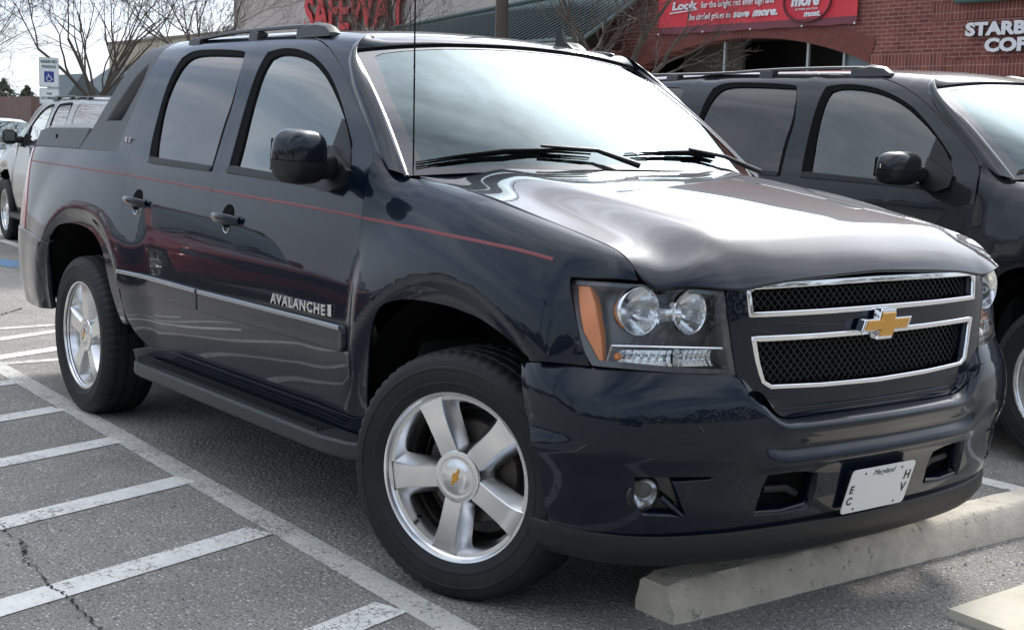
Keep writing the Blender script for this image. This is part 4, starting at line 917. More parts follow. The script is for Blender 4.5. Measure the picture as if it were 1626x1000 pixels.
    th = [2*math.pi*k/28 for k in range(29)]; c = Vector((-1.05, .43, 1.18)); B.tube([c+Vector((-.35*math.sin(t)*.19*1.0, .19*math.cos(t), .19*math.sin(t)*.93)) for t in th], .014, 8, cap=False); B.tube([(-1.05, .43, 1.18), (-.85, .43, 1.12)], .03, 8); B.build('steering_wheel', dashm, root, True)
    B = MB(); B.add([(-1.15, -.60, 1.80), (-1.15, .60, 1.80), (-2.9, .58, 1.835), (-2.9, -.58, 1.835), (-1.15, -.66, 1.77), (-2.9, -.66, 1.80), (-1.15, .66, 1.77), (-2.9, .66, 1.80)], [(0, 1, 2, 3), (0, 3, 5, 4), (1, 2, 7, 6)]); B.build('headliner', mat('headliner', (.28, .27, .25), .9), root)
    # running boards
    B = MB()
    sec = [(.90, .335), (.90, .375), (.95, .405), (1.045, .400), (1.058, .392), (1.060, .350), (1.045, .338), (.96, .330)]
    xs_ = [-2.52, -2.44, -2.36, -.66, -.52, -.42]; V = []
    for k, x in enumerate(xs_):
        f_k = (.55, .85, 1, 1, .82, .4)[k]
        for (y, z) in sec: V.append((x, -(.90+(y-.90)*f_k), z))
    n = len(sec); B.add(V, [(k*n+j, k*n+(j+1) % n, (k+1)*n+(j+1) % n, (k+1)*n+j) for k in range(len(xs_)-1) for j in range(n)]+[tuple(range(n)), tuple((len(xs_)-1)*n+j for j in range(n))])
    rbd = both(B, 'running_board', black_pl if not D else mat('step_rubber', (.02, .021, .022), .45, bump=(400, .2, .001)), root, True, 25)
    if D:
        for r_o, s_ in zip(rbd, (-1, 1)):
            B = MB()
            for yy_ in (.965, .985, 1.005, 1.025): B.box((-2.30, s_*yy_-.004, .398), (-.72, s_*yy_+.004, .4085))
            B.build('step_rib', black_pl, r_o)
    # mirrors
    def mirror_mb():
        out = []
        rot = Matrix.Rotation(math.radians(14), 3, 'Z') @ Matrix.Rotation(math.radians(3), 3, 'Y')
        a = MB(); a.sup((-.80, -1.066, 1.372), (.078, .094, .096), (.66, .66), 28, rot=rot, cut=(-.012, .2)); out.append(a)
        b = MB(); b.sup((-.80, -1.066, 1.370), (.081, .097, .096), (.66, .66), 28, rot=rot, cut=(-.2, -.012))
        b.sup((-.83, -.985, 1.335), (.055, .075, .045), (.5, .5), 14)
        out.append(b)
        c = MB(); c.add([(-.905, -.895, 1.41), (-.835, -.893, 1.375), (-.735, -.915, 1.325), (-.74, -.935, 1.27), (-.80, -.955, 1.245), (-.88, -.955, 1.25), (-.915, -.93, 1.275),
                         (-.905, -.86, 1.41), (-.835, -.86, 1.375), (-.735, -.88, 1.325), (-.74, -.90, 1.27), (-.80, -.92, 1.245), (-.88, -.92, 1.25), (-.915, -.90, 1.275)], [(0, 1, 2, 3, 4, 5, 6)]+[(i, (i+1) % 7, 7+(i+1) % 7, 7+i) for i in range(7)])
        out.append(c)
        g_ = MB(); q = [rot @ Vector(v) for v in ((-.0835, -.06, -.055), (-.0835, .06, -.055), (-.0835, .06, .055), (-.0835, -.06, .055))]
        g_.add([q_+Vector((-.80, -1.066, 1.372)) for q_ in q], [(0, 1, 2, 3)]); out.append(g_)
        return out
    mm = mirror_mb()
    if style == 'wagon' and not cladding:
        for q_ in mm[:2]+mm[3:]: q_.v = [((x+.80)*.9-.90, (y+1.066)*1.45-1.12, (z-1.37)*.86+1.355) for x, y, z in q_.v]
    lo_ = both(mm[1], 'side_mirror', black_pl, root, True, 40)
    if style == 'wagon': mcap = black_pl if cladding else body
    else: mcap = paint('mirror_paint', (.012, .016, .022), .4)
    cp_ = both(mm[0], 'mirror_shell', mcap, None, True, 40); ft_ = both(mm[2], 'mirror_base', black_pl, None, True, 30); mg_ = both(mm[3], 'mirror_glass', mat('mirror_glass', (.16, .18, .17), .08, .9), None)
    for i in (0, 1): cp_[i].parent = lo_[i]; ft_[i].parent = lo_[i]; mg_[i].parent = lo_[i]
    if D:      # the far mirror is folded back along the door
        Mf = Matrix.Translation((-.86, .90, 0)) @ Matrix.Rotation(math.radians(62), 4, 'Z') @ Matrix.Translation((.82, -.96, 0))
        for o_ in (lo_[1], cp_[1], mg_[1]): o_.data.transform(Mf)
    sp = panel('mirror_sail', black_pl, None, CS, [(-.905, 1.205), (-.84, 1.15), (-.775, 1.08), (-.745, 1.02), (-.765, .965), (-.83, .945), (-.91, .95), (-.925, 1.05)], True, K('sail'), gap=0, sm=1, raise_=.006, rim=.015, **pk)
    for i in (0, 1): sp[i].parent = dF[i]
    # handles
    for (u0, v0), par in (((-2.607, .808), dR), ((-1.632, .796), dF)):
        cup = panel('handle_cup', seal, None, CS, [(u0+.052*math.cos(t), v0+.010+.048*math.sin(t)) for t in [2*math.pi*k/20 for k in range(20)]], True, K('cup%g' % u0), gap=0, sm=0, rim=0, raise_=.0025, h=.03, met=(1, 1), step=.01 if D else .03)
        P, n = CS([(u0-.125, v0), (u0-.07, v0-.002), (u0, v0-.004), (u0+.075, v0-.004), (u0+.125, v0-.003)])
        off = np.array([.006, .030, .038, .032, .008])[:, None]; Q = P+n*off; B = MB(); V = []; rad = [.014, .021, .022, .021, .014]; nn = 14
        for k in range(5):
            for j in range(nn): th = 2*math.pi*j/nn; V.append(Q[k]+n[k]*rad[k]*.62*math.cos(th)+np.array([0, 0, 1])*rad[k]*math.sin(th))
        B.add(V, [(k*nn+j, k*nn+(j+1) % nn, (k+1)*nn+(j+1) % nn, (k+1)*nn+j) for k in range(4) for j in range(nn)]+[tuple(range(nn)), tuple(4*nn+j for j in range(nn))])
        hd_ = both(B, 'door_handle', body if style == 'pickup' else black_pl, None, True, 60)
        for i in (0, 1): cup[i].parent = par[i]; hd_[i].parent = par[i]
        if D:
            P, n = CS([(u0+.005, v0-.036)]); B = MB(); c = Vector(P[0])+Vector(n[0])*.004
            B.tube([c+Vector((.026*math.cos(t), 0, .022*math.sin(t))) for t in [math.pi+math.pi*k/12 for k in range(13)]], .0022, 6); sc = both(B, 'handle_scoop', chrome, None, True)
            for i in (0, 1): sc[i].parent = par[i]
    # roof rack
    for s_ in (-1, 1):
        B = MB(); x0, x1 = (-2.66, -1.36) if style == 'pickup' else (-4.2, -1.40)
        xs_ = np.linspace(x0, x1, 16); V = []
        rz_ = lambda x: float(p1([-4.5, -3.2, -2.66, -2.2, -1.9, -1.5, -1.33], [1.850, 1.868, 1.868, 1.882, 1.884, 1.880, 1.860], x)[0])+(.0)
        for x in xs_:
            for (dy, dz) in ((-.018, -.006), (-.015, .005), (0, .009), (.015, .005), (.018, -.006), (0, -.008)): V.append((x, s_*.635+dy, rz_(x)+dz))
        B.add(V, [(k*6+j, k*6+(j+1) % 6, (k+1)*6+(j+1) % 6, (k+1)*6+j) for k in range(15) for j in range(6)]+[tuple(range(6)), tuple(15*6+j for j in range(6))])
        feet = [(-1.60, -1.325, 1), (-2.04, -1.96, 0), (-2.68, -2.56, 0)] if style == 'pickup' else [(-1.62, -1.36, 1), (-2.3, -2.2, 0), (-3.1, -3.0, 0), (-4.22, -4.1, 0)]
        for a_, b_, fr_ in feet:
            zt_ = rz_((a_+b_)/2); V = []
            for (x, up_) in ((a_, .8), ((a_+b_)/2, 1.15 if fr_ else .9), (b_-.04, .85 if fr_ else .9), (b_, .12 if fr_ else .7)):
                for (dy, zz) in ((-.03, 0), (-.024, .75), (0, 1), (.024, .75), (.03, 0)): V.append((x, s_*.635+dy, 1.842+(zt_+.010-1.842)*zz*up_ if zz else 1.832))
            B.add(V, [(k*5+j, k*5+(j+1) % 5, (k+1)*5+(j+1) % 5, (k+1)*5+j) for k in range(3) for j in range(5)]+[tuple(range(5)), tuple(15+j for j in range(5))])
        B.build('roof_rack', mat('rack_plastic', (.05, .052, .052), .45), root, True, 40)
    # antenna mast
    if style == 'pickup' or D:
        B = MB(); B.tube([(-.455, -.812, 1.300), (-.455, -.812, 1.345)], [.011, .008], 10); B.tube([(-.455, -.812, 1.34), (-.470, -.810, 2.12)], .0028, 6)
        B.build('antenna', seal, root, True)
    if D:
        B = MB(); B.add([(-1.25, .402, 1.842), (-1.10, .396, 1.834), (-1.10, .432, 1.834), (-1.25, .440, 1.842), (-1.25, .420, 1.928), (-1.215, .418, 1.926), (-1.18, .418, 1.868), (-1.245, .421, 1.868)], [(0, 1, 2, 3), (0, 1, 6, 7), (3, 2, 6, 7), (0, 3, 7), (1, 2, 6), (4, 5, 6, 7)]); B.add([(-1.245, .408, 1.85), (-1.17, .405, 1.85), (-1.215, .416, 1.926), (-1.25, .417, 1.928), (-1.245, .434, 1.85), (-1.17, .431, 1.85), (-1.215, .422, 1.926), (-1.25, .423, 1.928)], [(0, 1, 2, 3), (4, 5, 6, 7), (0, 4, 7, 3), (1, 5, 6, 2), (3, 2, 6, 7)]); B.build('roof_antenna', black_pl, root)
    # wipers
    for pts, arm in ((((-.955, .062), (-.8, .088), (-.6, .108), (-.365, .112), (-.2, .095)), ((-.44, .118), (-.18, .085), (-.03, .005))), (((-.03, .085), (.15, .10), (.4, .112), (.62, .105)), ((.40, .118), (.66, .085), (.93, .020)))):
        B = MB(); P, n = WS(np.array(pts)); n = n*np.sign((n @ np.array([1, 0, 1]))[:, None]); Q = P+n*.008; B.tube([tuple(q) for q in Q], [.003, .005, .005, .005, .003][:len(Q)], 8); Q = P+n*.018
        B.tube([tuple(q) for q in Q], [.002, .004, .008, .004, .002][:len(Q)], 8); wb = B.build('wiper', seal, root, True)
        B = MB(); P, n = WS(np.array(arm)); n = n*np.sign((n @ np.array([1, 0, 1]))[:, None]); Q = P+n*.030; Q[-1] += np.array([.02, 0, -.01]); B.tube([tuple(q) for q in Q], [.005, .008, .012], 8); B.build('wiper_arm', black_pl, wb, True)
    # wheels
    for (x, st, sp_) in ((0, steer, math.radians(44)), (-3.302, 0, math.radians(18))):
        for s_ in (-1, 1):
            make_wheel(root, (x+(.022 if steer else 0), s_*.861, .396), s_, st, sp_ if s_ < 0 else sp_+.3, D, 'five' if (D and style == 'pickup') else 'six')
    return root
# ---------------------------------------------------------------- ground
def asphalt_nodes(t, tc):
    n1 = noise(t, tc, 55, 3, .6); n2 = noise(t, tc, 130, 3, .7); n3 = noise(t, tc, 1.1, 6, .65); n4 = noise(t, tc, 7, 5, .6)
    vo = t.nodes.new('ShaderNodeTexVoronoi'); vo.inputs['Scale'].default_value = 60; t.links.new(tc, vo.inputs['Vector'])
    base = mixc(t, ramp(t, n2, [(.35, 0), (.68, 1)]), (.122, .114, .102), (.44, .412, .372))
    spk = ramp(t, math_n(t, 'MULTIPLY', ramp(t, vo.outputs['Distance'], [(.16, 1), (.34, 0)]), ramp(t, vo.outputs['Color'], [(.50, 0), (.74, 1)])), [(.2, 0), (.7, 1)])
    base = mixc(t, spk, base, (.66, .64, .60))
    dk = ramp(t, n1, [(.30, 1), (.46, 0)]); base = mixc(t, math_n(t, 'MULTIPLY', dk, .7), base, (.026, .026, .028))
    tone = ramp(t, n3, [(.28, .76), (.5, 1.0), (.75, 1.12)]); base = mixc(t, 1, base, tone, 'MULTIPLY')
    tone2 = ramp(t, n4, [(.3, .90), (.7, 1.08)]); base = mixc(t, 1, base, tone2, 'MULTIPLY')
    h = math_n(t, 'ADD', math_n(t, 'MULTIPLY', n1, .6), math_n(t, 'MULTIPLY', vo.outputs['Distance'], .9))
    return base, h
asph = bpy.data.materials.new('asphalt'); asph.use_nodes = True; t = asph.node_tree; b = t.nodes['Principled BSDF']; tcn = t.nodes.new('ShaderNodeTexCoord')
bc, hh_ = asphalt_nodes(t, tcn.outputs['Object']); t.links.new(bc, b.inputs['Base Color']); b.inputs['Roughness'].default_value = .86; b.inputs['Specular IOR Level'].default_value = .35
bp = t.nodes.new('ShaderNodeBump'); bp.inputs['Strength'].default_value = .9; bp.inputs['Distance'].default_value = .006; t.links.new(hh_, bp.inputs['Height']); t.links.new(bp.outputs[0], b.inputs['Normal'])
def line_mat(name, col, wear=.46):
    m = bpy.data.materials.new(name); m.use_nodes = True; t = m.node_tree; b = t.nodes['Principled BSDF']; tcn = t.nodes.new('ShaderNodeTexCoord'); v = tcn.outputs['Object']
    bc, hh = asphalt_nodes(t, v); n = noise(t, v, 45, 8, .8); n2 = noise(t, v, 5, 5, .6); n3 = noise(t, v, 9, 6, .7)
    vc = t.nodes.new('ShaderNodeTexVoronoi'); vc.feature = 'DISTANCE_TO_EDGE'; vc.inputs['Scale'].default_value = 26; mv = t.nodes.new('ShaderNodeVectorMath'); mv.operation = 'ADD'; nz = t.nodes.new('ShaderNodeTexNoise'); nz.inputs['Scale'].default_value = 30; t.links.new(v, nz.inputs['Vector']); sc_ = t.nodes.new('ShaderNodeVectorMath'); sc_.operation = 'SCALE'; sc_.inputs['Scale'].default_value = .05; t.links.new(nz.outputs['Color'], sc_.inputs[0]); t.links.new(v, mv.inputs[0]); t.links.new(sc_.outputs[0], mv.inputs[1]); t.links.new(mv.outputs[0], vc.inputs['Vector'])
    crkm = math_n(t, 'MULTIPLY', ramp(t, vc.outputs['Distance'], [(.0, 1), (.05, 0)]), ramp(t, noise(t, v, 2.6, 3, .6), [(.46, 0), (.60, 1)]))
    n = math_n(t, 'SUBTRACT', n, math_n(t, 'MULTIPLY', crkm, .5))
    msk = math_n(t, 'ADD', n, math_n(t, 'MULTIPLY', math_n(t, 'SUBTRACT', n2, .5), .55)); k = ramp(t, msk, [(wear-.10, 0), (wear-.03, 1)])
    pc = mixc(t, ramp(t, n3, [(.3, 0), (.7, 1)]), tuple(c*.74 for c in col), col)
    t.links.new(mixc(t, k, bc, pc), b.inputs['Base Color']); b.inputs['Roughness'].default_value = .8
    bp = t.nodes.new('ShaderNodeBump'); bp.inputs['Strength'].default_value = .6; bp.inputs['Distance'].default_value = .004; t.links.new(hh, bp.inputs['Height']); t.links.new(bp.outputs[0], b.inputs['Normal']); return m
paint_new = line_mat('line_paint', (.82, .80, .75), .445); paint_old = line_mat('worn_line_paint', (.63, .61, .56), .47); blue_old = line_mat('blue_line_paint', (.10, .27, .48), .50)
def quad_strip(name, pts, m, z=.004):
    z = z*.55; V = [(x, y, z) for x, y in pts]; o = mk(name, V, [(0, 1, 2, 3)], m); return struct(o)
g = mk('ground', [(-700, -700, 0), (700, -700, 0), (700, 700, 0), (-700, 700, 0)], [(0, 1, 2, 3)], asph); struct(g)
def bar(name, a, b, w_, m, z=.004):
    a, b = Vector((*a, 0)), Vector((*b, 0)); d = (b-a).normalized(); n = Vector((-d.y, d.x, 0))*w_/2
    return quad_strip(name, [(p.x, p.y) for p in (a-n, b-n, b+n, a+n)], m, z)
bar('stall_line', (-5.9, -.93), (.62, -1.115), .115, paint_old)
bar('stall_line', (.62, -1.115), (1.6, -1.14), .115, paint_old)
for k, (x, y) in enumerate(((-3.42, -1.06), (-2.60, -1.06), (-1.76, -1.08), (-.93, -1.15), (.02, -1.17))):
    bar('hatch_line', (x+.01, y), (x+2.55*.327/1.0, y-2.55), .135, paint_new, .006)
bar('hatch_line', (-6.35, .24), (-6.20, -2.0), .10, paint_old, .0062)
bar('hatch_line', (-6.18, .11), (-5.10, -2.2), .115, paint_old, .006)
bar('hatch_line', (-5.42, -.13), (-4.45, -2.35), .13, paint_new, .0065)
bar('hatch_line', (-4.87, -.45), (-4.86, -2.5), .10, paint_old, .0058)
bar('hatch_line', (-4.26, -1.0), (-3.78, -2.7), .125, paint_new, .006)
bar('stall_line', (-5.4, -3.65), (1.2, -3.75), .115, paint_old)
for y in (-6.4, -9.1, -11.8): bar('stall_line', (-5.4, y), (.6, y), .1, paint_new)
for y in (-14.5, -17.2, -20): bar('stall_line', (-5.4, y), (.6, y), .1, paint_new)
bar('stall_line', (-5.2, 1.86), (1.2, 1.93), .11, paint_new)
bar('stall_line', (-5.2, 4.75), (1.2, 4.8), .11, paint_new)
for k in range(9): bar('stall_line', (6.5, -14+k*2.75), (13, -14+k*2.75), .1, paint_new)
for k in range(8): bar('stall_line', (-17.5, -9+k*3.1), (-11.8, -9+k*3.1), .1, paint_new)
bar('stall_line', (-13.6, 1.63), (-11.6, 1.53), .12, paint_new, .006)
bar('blue_marking', (-11.2, .80), (-10.4, .95), .35, blue_old, .006)
# crack in the asphalt
crk = mat('crack_dark', (.012, .012, .012), .95)
def crack(pts, w0):
    V = []; F = []; rnd = random.Random(3); P = []
    for (a, b) in zip(pts[:-1], pts[1:]):
        for j in range(14): q = j/14; P.append((a[0]+(b[0]-a[0])*q+rnd.uniform(-.012, .012), a[1]+(b[1]-a[1])*q+rnd.uniform(-.012, .012)))
    for k, (x, y) in enumerate(P):
        w_ = w0*rnd.uniform(.25, 1.2); V += [(x-w_, y-w_*.5, .0055), (x+w_, y+w_*.5, .0055)]
    return struct(mk('crack', V, [(2*k, 2*k+1, 2*k+3, 2*k+2) for k in range(len(P)-1)], crk))
crack([(-1.9, -1.84), (-1.46, -1.93), (-1.18, -1.93), (-1.01, -1.97), (-.71, -1.99), (-.57, -1.975), (-.25, -1.99), (.2, -2.02)], .006)
crack([(-7.3, -.05), (-7.0, -.3), (-6.9, -.7)], .008)
# loose grit
grit = MB(); rnd = random.Random(11)
for k in range(900):
    x = rnd.uniform(-1.5, 1.4); y = rnd.uniform(-2.2, 1.6); s_ = rnd.uniform(.002, .006)
    if k < 12: s_ *= 2.2
    grit.add([(x-s_, y-s_*.7, .001), (x+s_, y-s_, .001), (x+s_*.8, y+s_, .001), (x-s_, y+s_*.8, .001), (x, y, .001+s_*1.1)], [(0, 1, 4), (1, 2, 4), (2, 3, 4), (3, 0, 4)])
o = grit.build('grit', mat('grit_stone', (.24, .235, .225), .8, var=(30, .5))); o['kind'] = 'stuff'; o['label'] = 'loose pale grit scattered on the asphalt'; o['category'] = 'grit'
# ---------------------------------------------------------------- wheel stops
conc = bpy.data.materials.new('weathered_concrete'); conc.use_nodes = True; t = conc.node_tree; b = t.nodes['Principled BSDF']; v = t.nodes.new('ShaderNodeTexCoord').outputs['Object']
n1 = noise(t, v, 6, 8, .7); n2 = noise(t, v, 90, 4, .65); n3 = noise(t, v, 22, 6, .7)
c_ = mixc(t, ramp(t, n1, [(.3, 0), (.7, 1)]), (.52, .465, .375), (.80, .72, .59)); c_ = mixc(t, ramp(t, n3, [(.30, 1), (.40, 0)]), c_, (.15, .145, .13)); c_ = mixc(t, ramp(t, n2, [(.24, 1), (.33, 0)]), c_, (.10, .098, .09))
t.links.new(c_, b.inputs['Base Color']); b.inputs['Roughness'].default_value = .9
bp = t.nodes.new('ShaderNodeBump'); bp.inputs['Strength'].default_value = .8; bp.inputs['Distance'].default_value = .008; t.links.new(math_n(t, 'ADD', n2, math_n(t, 'MULTIPLY', n3, 1.2)), bp.inputs['Height']); t.links.new(bp.outputs[0], b.inputs['Normal'])
def wheel_stop(label, x0, y0, y1, h_, m, seed=1, wd=.17):
    rnd = random.Random(seed); sec = [(-.5, 0), (-.485, .30), (-.45, .62), (-.38, .90), (-.33, .985), (-.28, 1.0), (0, 1.0), (.24, 1.0), (.30, .985), (.36, .90), (.455, .60), (.485, .30), (.5, 0)]; n = len(sec); N_ = 90; V = []
    from mathutils import noise as mn
    for k in range(N_+1):
        y = y0+(y1-y0)*k/N_; e = min(k, N_-k); sc = 1-.10*max(0, (2-e))/2
        for (a, c) in sec:
            q = mn.noise(Vector((a*6+seed*9, y*9, c*5)))*.005+mn.noise(Vector((a*20, y*30, c*20)))*.003-(.016*max(0, mn.noise(Vector((a*7+3, y*14, 5)))-.33) if .25 < abs(a) < .47 else 0)
            edge = .004 if e else .012*mn.noise(Vector((a*9, seed, c*9)))
            V.append((x0+a*wd*sc+q*(1 if a > 0 else -1), y+edge, max(0, c*h_*sc+q*(c > .1))))
    F = [(k*n+j, k*n+j+1, (k+1)*n+j+1, (k+1)*n+j) for k in range(N_) for j in range(n-1)]+[tuple(range(n)), tuple(N_*n+j for j in range(n))]
    mb = MB().add(V, F); o = mb.build('wheel_stop', m, None, True, 50)
    return tag(o, label, 'wheel stop', 'concrete wheel stops in the car park')
wheel_stop('long weathered grey concrete wheel stop under the nose of the navy pickup truck', .53, -.525, 1.66, .125, conc, 1, .19)
cream = bpy.data.materials.new('cream_concrete'); cream.use_nodes = True; t = cream.node_tree; b = t.nodes['Principled BSDF']; v = t.nodes.new('ShaderNodeTexCoord').outputs['Object']
t.links.new(mixc(t, ramp(t, noise(t, v, 5, 8, .7), [(.3, 0), (.7, 1)]), (.50, .46, .36), (.66, .61, .50)), b.inputs['Base Color']); b.inputs['Roughness'].default_value = .9
B = MB(); B.prism([(1.035, .265, 0), (1.30, .25, 0), (1.55, 2.4, 0), (1.02, 1.6, 0), (1.02, .7, 0)], (0, 0, .03)); o = B.build('curb_slab', cream); tag(o, 'pale cream concrete curb corner at the lower right edge of the photo', 'curb')
wheel_stop('grey concrete wheel stop in front of the black sport utility vehicle on the right', .62, 2.35, 4.2, .125, conc, 2, .19)
# ---------------------------------------------------------------- vehicles
main = build_truck('pickup_truck', 'navy blue four-door pickup truck with red pinstripe, parked in front and filling the photo', 'pickup truck', navy, 'pickup', steer=.386)
P, n = CS([(-1.17, .508)]); P2, n2 = CS([(-.665, .512)])
door = [o for o in main.children if o.name.startswith('front_door')][0]
badge = mat('chrome_badge', (.72, .73, .75), .18, 1.0)
x = Vector(P2[0])-Vector(P[0]); up = Vector((0, 0, 1)); M = frame(Vector(P[0])+Vector(n[0])*.001, x, up)
t_ = text_obj('badge_lettering', 'AVALANCHE', .052, M, badge, door, .0035, .0016, space=1.22)
x1 = max(v.co.x for v in t_.data.vertices); x0 = min(v.co.x for v in t_.data.vertices); L_ = .43
Minv = M.inverted(); 
t_.data.transform(Minv); s_ = L_/max(1e-6, (max(v.co.x for v in t_.data.vertices))); t_.data.transform(Matrix.Diagonal((s_, 1, 1, 1))); t_.data.transform(M)
B = MB(); B.box((.452, 0, -.001), (.476, .042, .005), bev=.001); q = B.build('badge', badge, door); q.data.transform(M)
P, n = CS([(-2.935, 1.075)]); text_obj('badge_lettering', 'LTZ', .034, frame(Vector(P[0])+Vector(n[0])*.004, (1, 0, -.02), (0, 0, 1)), badge, [o for o in main.children if o.name.startswith('quarter_panel')][0], .002, .001, space=1.05)
# licence plate
P, n = BU([(-.0, .10)]); pc = Vector((.938, 0, .4375)); up = Vector((.30, 0, 1)).normalized(); M = frame(pc, (0, 1, 0), up)
B = MB(); w2, h2, r_c = .148, .075, .014; ring = []
for cx_, cy_, a0 in ((w2-r_c, h2-r_c, 0), (-w2+r_c, h2-r_c, 90), (-w2+r_c, -h2+r_c, 180), (w2-r_c, -h2+r_c, 270)):
    for k in range(6): a = math.radians(a0+18*k); ring.append((cx_+r_c*math.cos(a), cy_+r_c*math.sin(a), 0))
B.prism(ring, (0, 0, .003)); pl = B.build('license_plate', white_t, main); pl.data.transform(M)
def ptxt(s, x, y, size, **k): return text_obj('plate_lettering', s, size, M @ Matrix.Translation((x, y, .0035)), plate_txt, pl, .0004, **k)
ptxt('Maryland', -.050, .048, .027, shear=.35); ptxt('H', .108, .014, .042, bold=.0012); ptxt('V', .108, -.030, .042, bold=.0012); ptxt('E', -.138, -.004, .036, bold=.0012); ptxt('C', -.138, -.044, .036, bold=.0012)
for x, y in ((-.085, .058), (.085, .058), (-.095, -.062), (.095, -.062)):
    B = MB(); B.lathe([(0, .004), (.004, .004), (.0045, .002)], 10, 'z', (x, y, 0)); q = B.build('plate_screw', iron, pl); q.data.transform(M)
B = MB(); B.box((-.135, -.06, -.035), (.135, .06, -.001), bev=.006); q = B.build('plate_bracket', gloss_bk, main); q.data.transform(M)
blackp = paint('black_clearcoat', (.026, .028, .031), .3)
pewter = paint('pewter_clearcoat', (.40, .39, .36), .5); redp = paint('red_clearcoat', (.22, .010, .012), .2); redp2 = paint('dark_red_clearcoat', (.11, .006, .010), .3)
whitep = paint('white_clearcoat', (.62, .63, .64), .05)
build_truck('sport_utility_vehicle', 'black sport utility vehicle with roof rails parked to the right behind the pickup truck', 'SUV', blackp, 'wagon', (.10, 3.36, 0), 0, None, False, 0.)
build_truck('sport_utility_vehicle', 'pewter sport utility vehicle facing away, behind the bed of the navy pickup truck', 'SUV', pewter, 'wagon', (-13.62, 2.62, 0), math.pi-.09, None, False, 0., cladding=grey_pl).scale = (.92, .92, .92)
build_truck('sport_utility_vehicle', 'red sport utility vehicle beyond the striped aisle, seen only as a reflection', 'SUV', redp, 'wagon', (-9.7, -4.95, 0), .0, None, False, 0.)
build_truck('sport_utility_vehicle', 'dark red sport utility vehicle farther back behind the camera', 'SUV', redp2, 'wagon', (-13.5, -15.5, 0), 1.2, None, False, 0.)
build_truck('sport_utility_vehicle', 'black sport utility vehicle parked behind the camera, seen only as a reflection in the bumper', 'SUV', blackp, 'wagon', (9.6, -8.2, 0), 1.5, None, False, 0.)
# sedan: lofted body
def sedan(label, body, loc, rz, group=None):
    root = empty('sedan', label, 'car', loc, rz, group)
    xs = [-.95, -.9, -.6, 0, .55, .95, 1.5, 2.1, 2.8, 3.2, 3.62, 3.7]
    top = [.62, .74, .84, .92, .98, 1.0, 1.02, 1.02, 1.02, 1.01, .98, .80]; wd = [.62, .74, .85, .89, .90, .90, .90, .90, .90, .88, .80, .70]
    B = MB(); V = []
    for x, tz, w_ in zip(xs, top, wd):
        for (fy, z) in ((0, tz+.0), (.5, tz-.005), (.85, tz-.04), (.98, tz-.16), (1.0, .62), (.97, .35), (.8, .24)): V.append((-x, fy*w_, z))
    n = 7
    for s_ in (1, -1): B.add([(a, b*s_, c) for a, b, c in V], [(k*n+j, k*n+j+1, (k+1)*n+j+1, (k+1)*n+j) for k in range(len(xs)-1) for j in range(n-1)]+[tuple(range(n)), tuple((len(xs)-1)*n+j for j in range(n))])
    B.build('body', body, root, True, 45)
    B = MB(); cab = [(.55, .98, .74), (1.35, 1.40, .58), (1.8, 1.45, .57), (2.4, 1.42, .56), (3.15, 1.02, .70)]; V = []
    for x, z, w_ in cab: V += [(-x, w_, z), (-x, w_*.6, z+.02), (-x, 0, z+.028)]
    for s_ in (1, -1): B.add([(a, b*s_, c) for a, b, c in V[3:12]], [(k*3+j, k*3+j+1, (k+1)*3+j+1, (k+1)*3+j) for k in range(2) for j in range(2)])
    B.build('roof', body, root, True)
    B = MB(); B.add([(-.55, -.74, .98), (-.55, .74, .98), (-1.35, .58, 1.40), (-1.35, 0, 1.428), (-1.35, -.58, 1.40), (-.45, 0, 1.0)], [(0, 5, 3, 4), (5, 1, 2, 3)]); B.build('windshield', ws_glass, root)
    B = MB(); B.add([(-3.15, -.70, 1.02), (-3.15, .70, 1.02), (-2.4, .56, 1.42), (-2.4, -.56, 1.42)], [(0, 1, 2, 3)]); B.build('rear_window', tint_glass, root)
    for s_ in (1, -1):
        B = MB(); B.add([(-.62, .79*s_, .99), (-1.36, .585*s_, 1.385), (-1.8, .575*s_, 1.435), (-2.38, .565*s_, 1.40), (-3.05, .76*s_, 1.01), (-1.8, .83*s_, 1.0)], [(0, 1, 2, 5), (5, 2, 3, 4)]); B.build('window', side_glass, root)
        B = MB(); B.sup((-.95, s_*.98, 1.05), (.06, .11, .07), (.5, .5), 8); B.build('side_mirror', black_pl, root, True)
        for x in (0, -2.7): make_wheel(root, (x, s_*.76, .32), s_, 0, .2, False, 'six', None, .8)
        B = MB(); B.sup((.90, s_*.62, .72), (.05, .17, .08), (.5, .5), 8); B.build('headlight', lamp_in, root, True)
    B = MB(); B.box((.93, -.35, .5), (.96, .35, .66), bev=.01); B.build('grille', dark, root)
    B = MB(); B.box((-3.1, -.6, .3), (-.5, .6, .9)); B.build('interior', under, root)
    return root
sedan('white sedan at the far left edge, only its roof and hood showing', whitep, (-19.0, 3.35, 0), -.1)
sedan('white sedan parked far behind the camera across the aisle', whitep, (-3, -24, 0), 1.57)
sedan('dark red sedan parked two stalls from the striped aisle behind the camera', redp2, (-12.6, -8.1, 0), .1)
